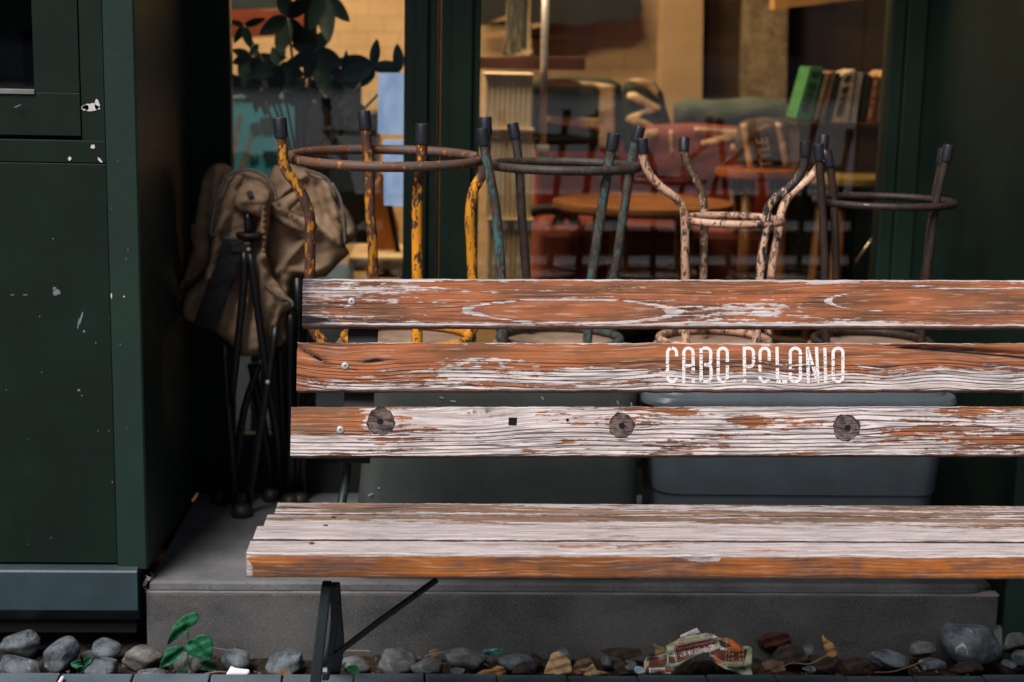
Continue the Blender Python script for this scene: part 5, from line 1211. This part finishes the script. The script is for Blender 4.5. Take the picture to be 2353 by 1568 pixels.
# seedlings
def R2(x, y): return ((0+x*.46750)/1.7408, (2230+y*.4675)/1.7408)
def serr(poly, st=5., am=1.2):
    out = []; n = len(poly)
    for i in range(n):
        a = np.array(poly[i], float); b = np.array(poly[(i+1) % n], float); L = np.linalg.norm(b-a); c = max(1, int(L/st))
        nn = np.array((b[1]-a[1], -(b[0]-a[0])))/max(L, 1e-6)
        for j in range(c): out += [tuple(a+(b-a)*j/c), tuple(a+(b-a)*(j+.7)/c+nn*am)]
    return out
sd = thing('seedling', 'tall green seedling with serrated heart shaped leaves in front of the step corner', 'plant', onZ(445, 1545, -.01))
def gleaf(poly, Y, m, k, par, vein):
    P = [R2(*p) for p in poly]; V0, V1 = R2(*vein[0]), R2(*vein[1])
    def d(x, y, e): return -.010*math.exp(-(segd(x, y, [V0, V1], False)/7.)**2)*-1+.003*fnoise(x*.12, y*.12, k)
    o = sheet('leaf', serr(P), Y, 4., d, m, par, .0005)
    MB().tube([onY(*V0, Y+.0075), onY((V0[0]+V1[0])/2, (V0[1]+V1[1])/2, Y+.0075), onY(*V1, Y+.009)], [.0011, .0009, .0003], 5).build('vein', m_lgreend, o, True)
    return o
gleaf([(1430, 752), (1438, 700), (1470, 630), (1500, 560), (1580, 500), (1650, 470), (1695, 485), (1702, 510), (1680, 560), (1620, 600), (1612, 630), (1570, 650), (1500, 700)], 3.16, m_lgreen, 1, sd, ((1600, 600), (1445, 735)))
gleaf([(1592, 760), (1600, 725), (1640, 708), (1675, 705), (1690, 670), (1750, 662), (1800, 685), (1820, 740), (1815, 820), (1800, 880), (1740, 865), (1660, 850), (1605, 820)], 3.14, m_lgreen, 2, sd, ((1640, 730), (1795, 872)))
gleaf([(1365, 955), (1380, 890), (1410, 830), (1420, 790), (1490, 762), (1560, 765), (1582, 790), (1560, 850), (1520, 880), (1440, 925)], 3.15, m_lgreen, 3, sd, ((1575, 785), (1375, 950)))
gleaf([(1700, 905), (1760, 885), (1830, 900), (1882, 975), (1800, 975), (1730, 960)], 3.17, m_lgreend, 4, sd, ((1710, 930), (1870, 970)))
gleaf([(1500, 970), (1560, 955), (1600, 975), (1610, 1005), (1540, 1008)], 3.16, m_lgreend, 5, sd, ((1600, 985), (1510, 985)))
MB().tube(cr([onY(*R2(1660, 1000), 3.17), onY(*R2(1610, 900), 3.165), onY(*R2(1612, 760), 3.165), onY(*R2(1605, 610), 3.165)], 5), .0014, 7).build('stem', m_lgreend, sd, True)
MB().tube(cr([onY(*R2(1612, 840), 3.165), onY(*R2(1595, 800), 3.16), onY(*R2(1578, 788), 3.155)], 5), .001, 6).build('stem', m_lgreend, sd, True)
sd2 = thing('seedling', 'small dark seedling between the tilted oval cobble and the rounded one', 'plant', onZ(180, 1548, -.01))
gleaf([(608, 905), (640, 885), (700, 880), (712, 915), (700, 950), (640, 945), (612, 930)], 3.15, m_lgreen, 6, sd2, ((705, 915), (615, 905)))
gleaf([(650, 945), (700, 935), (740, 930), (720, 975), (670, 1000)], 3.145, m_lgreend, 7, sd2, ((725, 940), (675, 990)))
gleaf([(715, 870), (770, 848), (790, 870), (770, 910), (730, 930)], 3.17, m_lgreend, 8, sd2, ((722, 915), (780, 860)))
def R3(x, y): return (517+x*.2858, 1120+y*.2858)
sd3 = thing('seedling', 'tiny seedling just right of the bench leg foot', 'plant', onZ(812, 1548, -.01))
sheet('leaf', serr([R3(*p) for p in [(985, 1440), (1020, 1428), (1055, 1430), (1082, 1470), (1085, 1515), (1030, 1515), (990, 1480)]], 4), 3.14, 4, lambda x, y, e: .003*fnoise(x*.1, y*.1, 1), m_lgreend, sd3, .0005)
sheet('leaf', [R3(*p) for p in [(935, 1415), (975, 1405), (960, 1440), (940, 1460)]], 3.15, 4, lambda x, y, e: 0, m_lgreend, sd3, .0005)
# litter
m_paper = plain('white paper', (.75, .72, .76), .8, .04, 20)
o = sheet('paper_scrap', [R2(*p) for p in [(1930, 1010), (1955, 965), (1978, 930), (2010, 945), (2075, 955), (2130, 960), (2136, 985), (2120, 1006)]], 3.11, 5, lambda x, y, e: .003*fnoise(x*.05, y*.09, 3)-.0004*(y-1540), m_paper, None, .0004); tag(o, 'white torn paper scrap at the kerb left of the bench leg', 'paper')
cg = thing('cigarette_end', 'white cigarette end on the kerb at the lower left', 'cigarette end', onZ(141, 1563, .017))
a = onZ(144, 1558, .0215); b = onZ(132, 1578, .0215)
MB().tube([a, b], .0042, 14).build('paper_tube', m_paper, cg, True, auto=True)
def R4(x, y): return ((1900+x*.4675)/1.7408, (2300+y*.4675)/1.7408)
o = sheet('blue_scrap', serr([R4(*p) for p in [(1365, 800), (1390, 785), (1430, 795), (1445, 820), (1440, 848), (1395, 846), (1370, 830)]], 5, 2), 3.10, 4, lambda x, y, e: .003*fnoise(x*.1, y*.1, 3), plain('pale blue flake', (.4, .6, .7), .6), None, .0005); tag(o, 'pale blue flaky scrap left of the wrapper', 'scrap')
o = sheet('teal_bag_scrap', [R4(*p) for p in [(45, 660), (90, 635), (150, 630), (240, 630), (250, 665), (200, 690), (140, 690), (80, 675)]], 3.22, 5, lambda x, y, e: .006*fnoise(x*.15, y*.2, 3), plain('teal film', (.03, .13, .12), .2), None, .0005); tag(o, 'glossy teal plastic scrap tucked under the step', 'scrap')

# ice cream wrapper
def R6(x, y): return (1436.1+x*.14647, 1407.4+y*.14647)
wp = thing('snack_wrapper', 'crumpled pale green and brown snack wrapper with Chinese lettering on the kerb', 'wrapper', onZ(1590, 1545, .01))
t = NT('printed film'); n_ = t.noise(t.obj(), 60, 4, .6); t.bsdf(t.mix(n_, (.38, .41, .28), (.48, .50, .36)), .32, 0, .5, bump=n_, bstr=.2); m_wg = t.m
m_wb = plain('brown print', (.13, .05, .035), .35, .2, 60); m_wr = plain('maroon print', (.16, .028, .022), .3, .15, 40); m_wo = plain('orange print', (.5, .13, .03), .35, .3, 80)
m_wt = plain('turquoise print', (.05, .3, .32), .35); m_ww = plain('white print', (.68, .62, .6), .4); m_wtan = plain('tan squares print', (.36, .16, .09), .35); m_wk = plain('dark print', (.03, .035, .025), .4)
YWp = 3.10
def wdep(x, y, e=0):
    u = (x-1590)/100.
    z = .012*math.sin(x*.055+.4)+.006*math.sin(y*.16+x*.04)+.004*fnoise(x*.07, y*.1, 2)
    z += .0009*(1540-y)*.9                      # leans back against the strip
    z += .016*math.exp(-((x-1655)/14)**2)*math.exp(-((y-1480)/25)**2)-.008*math.exp(-((x-1668)/8)**2)
    return z
def wsheet(poly, m, name, off, par, step=4.5, th=.0003):
    return sheet(name, [R6(*p) for p in poly], YWp, step, lambda x, y, e: wdep(x, y)-off, m, par, th)
main = [(290, 960), (300, 780), (335, 700), (380, 700), (480, 695), (640, 640), (655, 590), (640, 530), (680, 505), (760, 462), (870, 400), (960, 380), (1180, 325), (1290, 320), (1400, 350), (1480, 408), (1590, 402), (1680, 430), (1760, 480), (1850, 535), (1910, 530), (1960, 540), (2005, 580), (1990, 800), (2002, 1000), (1950, 1008), (1880, 985), (1700, 935), (1550, 880), (1400, 780), (1310, 700), (1340, 620), (1250, 625), (1100, 680), (950, 760), (850, 840), (780, 900), (712, 968), (600, 960), (420, 960)]
body = wsheet(main, m_wg, 'film', 0, wp, 4.)
wsheet([(872, 420), (868, 360), (1130, 243), (1160, 290), (1200, 320), (1000, 372)], m_paper, 'torn_flap', -.004, wp)
wsheet([(1100, 345), (1190, 312), (1245, 322), (1140, 350)], m_wr, 'print_patch', .0008, body)
lab_ = [(762, 505), (1000, 460), (1200, 425), (1350, 386), (1450, 410), (1440, 500), (1370, 590), (1260, 610), (1100, 665), (950, 740), (812, 790)]
wsheet(lab_, m_wr, 'label_panel', .0007, body)
def wline(pts, m=m_ww, r_=.0007, off=.0013):
    P = [R6(*p) for p in pts]; Q_ = []
    for a, b in zip(P[:-1], P[1:]):
        k = max(1, int(math.hypot(b[0]-a[0], b[1]-a[1])/5))
        for j in range(k): Q_.append((a[0]+(b[0]-a[0])*j/k, a[1]+(b[1]-a[1])*j/k))
    Q_.append(P[-1])
    return MB().tube([onY(x, y, YWp+wdep(x, y)-off) for x, y in Q_], r_, 5).build('print_line', m, body)
wline([(1440, 430), (1350, 402), (1200, 440), (1000, 476), (780, 520), (822, 762), (950, 716), (1100, 642), (1260, 590), (1350, 575), (1432, 480), (1440, 430)])
def wtext(txt, p0, p1, hgt, m, off=.0016, bold=0.0):
    """upside-down print: baseline from p0 to p1 in wrapper px, glyph height hgt px (grows downwards)"""
    cu = bpy.data.curves.new('t', 'FONT'); cu.body = txt; cu.resolution_u = 2; cu.offset = bold
    ob = bpy.data.objects.new('t', cu); COL.objects.link(ob); bpy.context.view_layer.update()
    me = bpy.data.meshes.new_from_object(ob.evaluated_get(bpy.context.evaluated_depsgraph_get())); bpy.data.objects.remove(ob)
    if not len(me.vertices): return
    vv = np.array([tuple(v.co) for v in me.vertices]); ff = [tuple(p.vertices) for p in me.polygons]; bpy.data.meshes.remove(me)
    x0, x1, y0, y1 = vv[:, 0].min(), vv[:, 0].max(), vv[:, 1].min(), vv[:, 1].max()
    a, b = np.array(p0, float), np.array(p1, float); d = b-a; L = np.linalg.norm(d); nn = np.array((d[1], -d[0]))/L
    V = []
    for x, y, _ in vv:
        q = a+d*(x-x0)/(x1-x0)+nn*hgt*(y-y0)/(y1-y0); px, py = R6(*q); V.append(onY(px, py, YWp+wdep(px, py)-off))
    MB().add(V, ff).build('lettering', m, body)
wtext('LAO ZHONGJIE. BING GUN', (1420, 425), (820, 558), 38, m_ww, bold=.02)
wtext('\u8001\u4e2d\u8857\u51b0\u68cd', (1420, 492), (840, 615), 98, m_ww, bold=.03)
wsheet([(372, 705), (560, 690), (640, 650), (660, 720), (640, 870), (372, 868)], m_wb, 'print_patch', .0007, body)
wsheet([(378, 872), (632, 866), (640, 942), (385, 955)], m_ww, 'print_patch', .0009, body)
wtext('\u4e2d\u8857\u51b0\u70b9', (620, 882), (400, 890), 50, m_wr)
wsheet([(315, 900), (370, 830), (372, 955), (305, 955)], m_wb, 'print_patch', .0006, body)
wsheet([(662, 818), (822, 822), (790, 880), (625, 862)], m_wt, 'print_patch', .0009, body)
wsheet([(625, 872), (792, 884), (740, 930), (655, 935)], m_wo, 'print_patch', .0009, body)
wsheet([(680, 690), (770, 700), (800, 800), (690, 800)], m_wb, 'print_patch', .0007, body)
wline([(730, 610), (735, 660), (690, 640)], m_wk, .0004); wline([(700, 660), (780, 650)], m_wk, .0004); wline([(650, 680), (655, 800), (720, 800)], m_wk, .0004)
wsheet([(1500, 405), (1590, 404), (1680, 435), (1760, 485), (1850, 540), (1840, 640), (1740, 640), (1640, 560), (1560, 520), (1480, 480)], m_wo, 'print_patch', .0007, body)
wsheet([(1480, 440), (1540, 450), (1640, 500), (1660, 540), (1600, 560), (1520, 540), (1480, 500)], m_wk, 'print_patch', .0012, body)
wsheet([(1500, 440), (1600, 455), (1650, 490), (1590, 480)], m_wt, 'print_patch', .0016, body)
wsheet([(1480, 560), (1560, 556), (1570, 584), (1500, 590)], m_paper, 'print_patch', .0016, body)
wsheet([(1340, 620), (1480, 560), (1640, 570), (1760, 560), (1915, 580), (1880, 760), (1560, 760), (1400, 780), (1312, 700)], m_wb, 'print_patch', .0006, body)
wsheet([(1375, 735), (1450, 715), (1540, 765), (1500, 800), (1440, 800)], m_wo, 'print_patch', .001, body)
for i in range(3):
    for j in range(4):
        x0 = 1618+i*0+j*52+(60 if j > 1 else 0); y0 = 585+i*62
        wsheet([(x0+8, y0), (x0+50, y0-2), (x0+46, y0+50), (x0+4, y0+52)], m_wtan, 'print_square', .0011, body, 5)
wsheet([(1540, 765), (1865, 772), (1850, 848), (1540, 820)], m_wg, 'print_patch', .0012, body)
wtext('\u4e2d\u534e\u8001\u5b57\u53f7', (1830, 796), (1552, 784), 42, m_wk)
wline([(1540, 820), (1850, 850), (1866, 772), (1560, 762)], m_wk, .0004)
wsheet([(1560, 838), (1850, 862), (1880, 840), (1895, 900), (1640, 880)], m_wb, 'print_patch', .0007, body)
wtext('\u4e2d\u8857\u4eba\u7684\u8bb0\u5fc6', (1180, 380), (960, 420), 22, m_wk); wtext('\u51b0\u68cd', (1380, 342), (1240, 366), 22, m_wk)
for (x, y) in ((722, 495), (876, 460), (905, 412)):
    c = R6(x, y); MB().tube([onY(c[0]+4.5*math.cos(a), c[1]+3.4*math.sin(a), YWp+wdep(c[0]+4.5*math.cos(a), c[1]+3.4*math.sin(a))-.001) for a in np.linspace(0, 6.28, 15)[:-1]], .0009, 5, closed=True).build('print_flower', m_wtan, body)

# ------------------------------------------------------------------ across the street (only seen mirrored in the glass)
op = thing('opposite_house', 'pale rendered house across the street', 'building', (0, -45, 0))
m_op = plain('pale render', (.5, .49, .47), .9)
MB().box((-50, -46, 0), (50, -45, 12)).build('wall', m_op, op)
for x in (-24, -16, -8, 0, 8, 16, 24):
    w_ = MB().box((x, -44.995, 1.2), (x+4, -44.9, 4.4)).build('window', plain('dark pane', (.02, .025, .03), .1), op)
MB().box((-50.4, -46, 12), (50.4, -44.4, 12.5)).build('eaves', m_op, op)

# ------------------------------------------------------------------ light
w = bpy.data.worlds.new('World'); sc.world = w; w.use_nodes = True
nt = w.node_tree; bg = nt.nodes['Background']; sky = nt.nodes.new('ShaderNodeTexSky'); sky.sky_type = 'NISHITA'; sky.sun_disc = False
EL, AZ = math.radians(50), math.radians(212)   # azimuth of the light, clockwise from +Y
sky.sun_elevation = EL; sky.sun_rotation = AZ; sky.dust_density = 3.; sky.ozone_density = 1.
nt.links.new(sky.outputs[0], bg.inputs[0]); bg.inputs[1].default_value = .033
sl = bpy.data.lights.new('sun', 'SUN'); sl.energy = 3.9; sl.angle = math.radians(30); sl.color = (1, .95, .92)
so = bpy.data.objects.new('sun', sl); COL.objects.link(so)
d = Vector((math.sin(AZ)*math.cos(EL), math.cos(AZ)*math.cos(EL), math.sin(EL)))
so.rotation_euler = d.to_track_quat('Z', 'Y').to_euler(); so.location = d*12
vs_ = sc.view_settings; vs_.view_transform = 'Standard'; vs_.look = 'None'; vs_.gamma = 1; vs_.exposure = .3
sc.render.film_transparent = False
sc.cycles.max_bounces = 8; sc.cycles.transparent_max_bounces = 12; sc.cycles.caustics_reflective = False; sc.cycles.caustics_refractive = False
